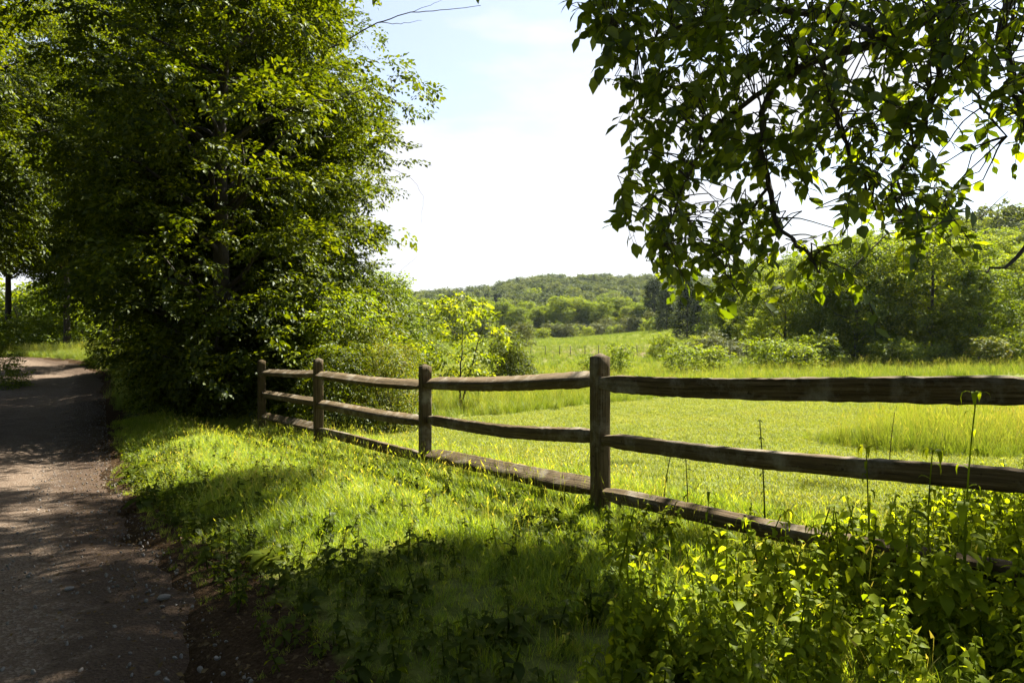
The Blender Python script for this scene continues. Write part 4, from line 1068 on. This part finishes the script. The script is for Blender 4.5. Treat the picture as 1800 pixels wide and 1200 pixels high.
# rosettes of broad leaves by the lane
def rosette(name, n, L, w=1.0):
    s = Soup()
    for k in range(n):
        ya = k * 2.4 + random.uniform(-.3, .3); t = random.uniform(.2, .9)
        V = LEAFW_V.copy() * np.array([1.15 * w, 1, 1]); V[:, 2] -= V[:, 1] ** 2 * .55
        R3 = euler_mats(ya, t, random.uniform(-.2, .2)); h = random.uniform(.3, 1) * L * .6
        base = np.array([-math.sin(ya) * L * .15, math.cos(ya) * L * .15, h])
        tube(s, [(0, 0, 0), base], [.006, .004], 4, False, val=.4)
        stamp(s, V, LEAF8_T, np.full(8, random.random()), [base], R3, L * random.uniform(.7, 1.1))
    return s.mesh(name, M['plant'])
RO = [rosette('broadleaf_plant', 9, .20), rosette('broadleaf_plant', 7, .16), rosette('broadleaf_plant', 11, .18)]
for q, (px, Y, sc, lb) in enumerate([(270, 9.0, 1.2, 'broad leaved plant at the lane edge, farthest up the verge'), (300, 8.4, 1.1, 'pale broad leaved plant catching sun beside the lane'), (232, 8.6, 1.0, 'broad leaved plant nearest the lane gravel by the sunny strip'),
        (330, 7.4, .9, 'dark broad leaved plant in the shadow band'), (395, 6.2, 1.0, 'broad leaved plant with upright leaf at the shadow edge'), (420, 5.9, .8, 'small broad leaved plant right of the upright one'),
        (250, 6.9, .9, 'broad leaved plant in deep shade at the lane edge'), (365, 5.6, .9, 'broad leaved plant below the shadow band'), (470, 4.4, .8, 'broad leaved plant in the dark lower verge'), (680, 3.6, .6, 'broad leaved plant low in the dark grass'), (975, 3.2, .55, 'small bright plant at the bottom edge'), (890, 3.05, .6, 'round leaved plant lowest in the dark grass')]):
    plant_thing('broadleaf_plant', RO[q % 3], lb, 'plant', px, Y, q * 1.3, sc)

# ------------------------------------------------------------------ litter and stones on the lane
def leaf_litter():
    s = Soup(); m = 3600
    T_ = rs.uniform(-4, 14, m); S_ = road_edge(T_) - np.abs(rs.randn(m)) * .45 + .30
    X, Y = from_st(S_, T_); k = frust(X, Y, -100, 1500) & (Y > 2); X, Y = X[k], Y[k]; m = len(X)
    R3 = euler_mats(rs.rand(m) * 6.28, rs.randn(m) * .35, rs.randn(m) * .35)
    stamp(s, LEAF2_V, LEAF2_T, np.zeros(2) + .5, np.column_stack([X, Y, height(X, Y) + .035]), R3, rs.uniform(.015, .04, m), 1.0)
    tag(link_mesh('leaf_litter', s.mesh('leaf_litter', M['dry'])), label='brown fallen leaves and bits along the lane edge', kind='stuff')
leaf_litter()
def pebble(name, sub=1):
    import bmesh
    bm = bmesh.new(); bmesh.ops.create_icosphere(bm, subdivisions=2, radius=1)
    for v in bm.verts: v.co = Vector((v.co.x * 1.2, v.co.y * .9, v.co.z * .55)) * random.uniform(.88, 1.1)
    me = bpy.data.meshes.new(name); bm.to_mesh(me); bm.free(); me.materials.append(M['stone']); return me
PB = [source('pebble', pebble('pebble')) for _ in range(4)]
m = 9000
T_ = rs.uniform(-4, 18, m); S_ = road_edge(T_) - rs.rand(m) ** 1.3 * 3.2; X, Y = from_st(S_, T_); k = frust(X, Y) & (Y > 2); X, Y = X[k], Y[k]
scatter('gravel', np.column_stack([X, Y, road_top(X, Y) + .012]), rs.rand(len(X), 3) * 6, .003 + .011 * rs.rand(len(X)) ** 4, rs.randint(0, 4, len(X)), PB, 'loose gravel on the lane surface')
for px, Y, sc, lb in [(122, 4.15, .022, 'pale round stone on the shaded lane'), (465 * .62, 3.9, .03, 'flat stone at the dirt edge of the lane')]:
    o = plant_thing('stone', pebble('stone'), lb, 'stone', px, Y, .5, sc); o.location.z += .05

hb = bpy.data.meshes.new('haze')
x0, x1, y0, y1, z0, z1 = -2700, 2700, -2700, 2700, float(GZ.min()) - 1.5, 75.0
hb.from_pydata([(x0, y0, z0), (x1, y0, z0), (x1, y1, z0), (x0, y1, z0), (x0, y0, z1), (x1, y0, z1), (x1, y1, z1), (x0, y1, z1)], [], [(0, 3, 2, 1), (4, 5, 6, 7), (0, 1, 5, 4), (1, 2, 6, 5), (2, 3, 7, 6), (3, 0, 4, 7)])
ho = link_mesh('haze', hb); tag(ho, label='thin bluish summer haze over the valley', kind='stuff')
hm = bpy.data.materials.new('haze'); hm.use_nodes = True; hn = hm.node_tree; hn.nodes.clear()
hv = N(hn, 'ShaderNodeVolumePrincipled'); hv.inputs['Color'].default_value = (.78, .90, 1.0, 1); hv.inputs['Density'].default_value = .00006; hv.inputs['Anisotropy'].default_value = .2
hn.links.new(hv.outputs[0], N(hn, 'ShaderNodeOutputMaterial').inputs['Volume']); hb.materials.append(hm)
# ------------------------------------------------------------------ sky, sun, camera
ALB = 1.0
w = bpy.data.worlds.new('World'); SC.world = w; w.use_nodes = True; nt = w.node_tree; nt.nodes.clear()
out = N(nt, 'ShaderNodeOutputWorld'); bg = N(nt, 'ShaderNodeBackground'); nt.links.new(bg.outputs[0], out.inputs[0])
sky = N(nt, 'ShaderNodeTexSky', sky_type='NISHITA'); sky.sun_disc = False; sky.sun_elevation = SUN_EL; sky.sun_rotation = SUN_AZ
sky.air_density = 1.0; sky.dust_density = 1.2; sky.ozone_density = 1.0
tc = N(nt, 'ShaderNodeTexCoord'); mp = N(nt, 'ShaderNodeMapping'); mp.inputs['Scale'].default_value = (1.6, 1.6, 6.5); mp.inputs['Rotation'].default_value = (0, .12, 0)
nt.links.new(tc.outputs['Generated'], mp.inputs[0])
n1 = noise_tex(nt, 1.5, 7, mp.outputs[0], .55)
sx = N(nt, 'ShaderNodeSeparateXYZ'); nt.links.new(tc.outputs['Generated'], sx.inputs[0])
veil = mathn(nt, 'SUBTRACT', .92, mathn(nt, 'MULTIPLY', sx.outputs[2], 1.9), True)      # thicker towards the horizon
f = mathn(nt, 'ADD', mathn(nt, 'MULTIPLY', mathn(nt, 'SUBTRACT', n1, .45), 5.5), veil)
f = mathn(nt, 'MAXIMUM', mathn(nt, 'MINIMUM', f, .97), .34)
f = mathn(nt, 'MULTIPLY', f, mathn(nt, 'ADD', mathn(nt, 'MULTIPLY', sx.outputs[1], 1.4), .45, True))      # cloud kept ahead, sky behind left clear to cut fill on shaded faces
c = mixc(nt, f, sky.outputs[0], (4.3, 4.35, 4.6))
nt.links.new(c, bg.inputs[0]); bg.inputs[1].default_value = .05
ld = bpy.data.lights.new('sun', 'SUN'); ld.energy = 5.0; ld.angle = math.radians(.5); ld.color = (1, .95, .84)
lo = bpy.data.objects.new('sun', ld); COL.objects.link(lo); lo.rotation_euler = Vector((-SUN[0], -SUN[1], -SUN[2])).to_track_quat('-Z', 'Y').to_euler(); lo.location = (20, 20, 30)
cd = bpy.data.cameras.new('camera'); cam = bpy.data.objects.new('camera', cd); COL.objects.link(cam)
cam.location = (0, 0, CAM_Z); cam.rotation_euler = (PI / 2, 0, 0); cd.lens = 24; cd.sensor_width = 36; cd.shift_y = -40 / 1800
cd.clip_start = .05; cd.clip_end = 6000
SC.camera = cam
SC.view_settings.view_transform = 'Standard'; SC.view_settings.look = 'None'; SC.view_settings.gamma = 1; SC.view_settings.exposure = 2.25
SC.cycles.max_bounces = 6; SC.cycles.diffuse_bounces = 1; SC.cycles.transmission_bounces = 3; SC.cycles.glossy_bounces = 1
SC.cycles.caustics_reflective = False; SC.cycles.caustics_refractive = False
SC.cycles.sample_clamp_indirect = 4
SC.cycles.use_denoising = True
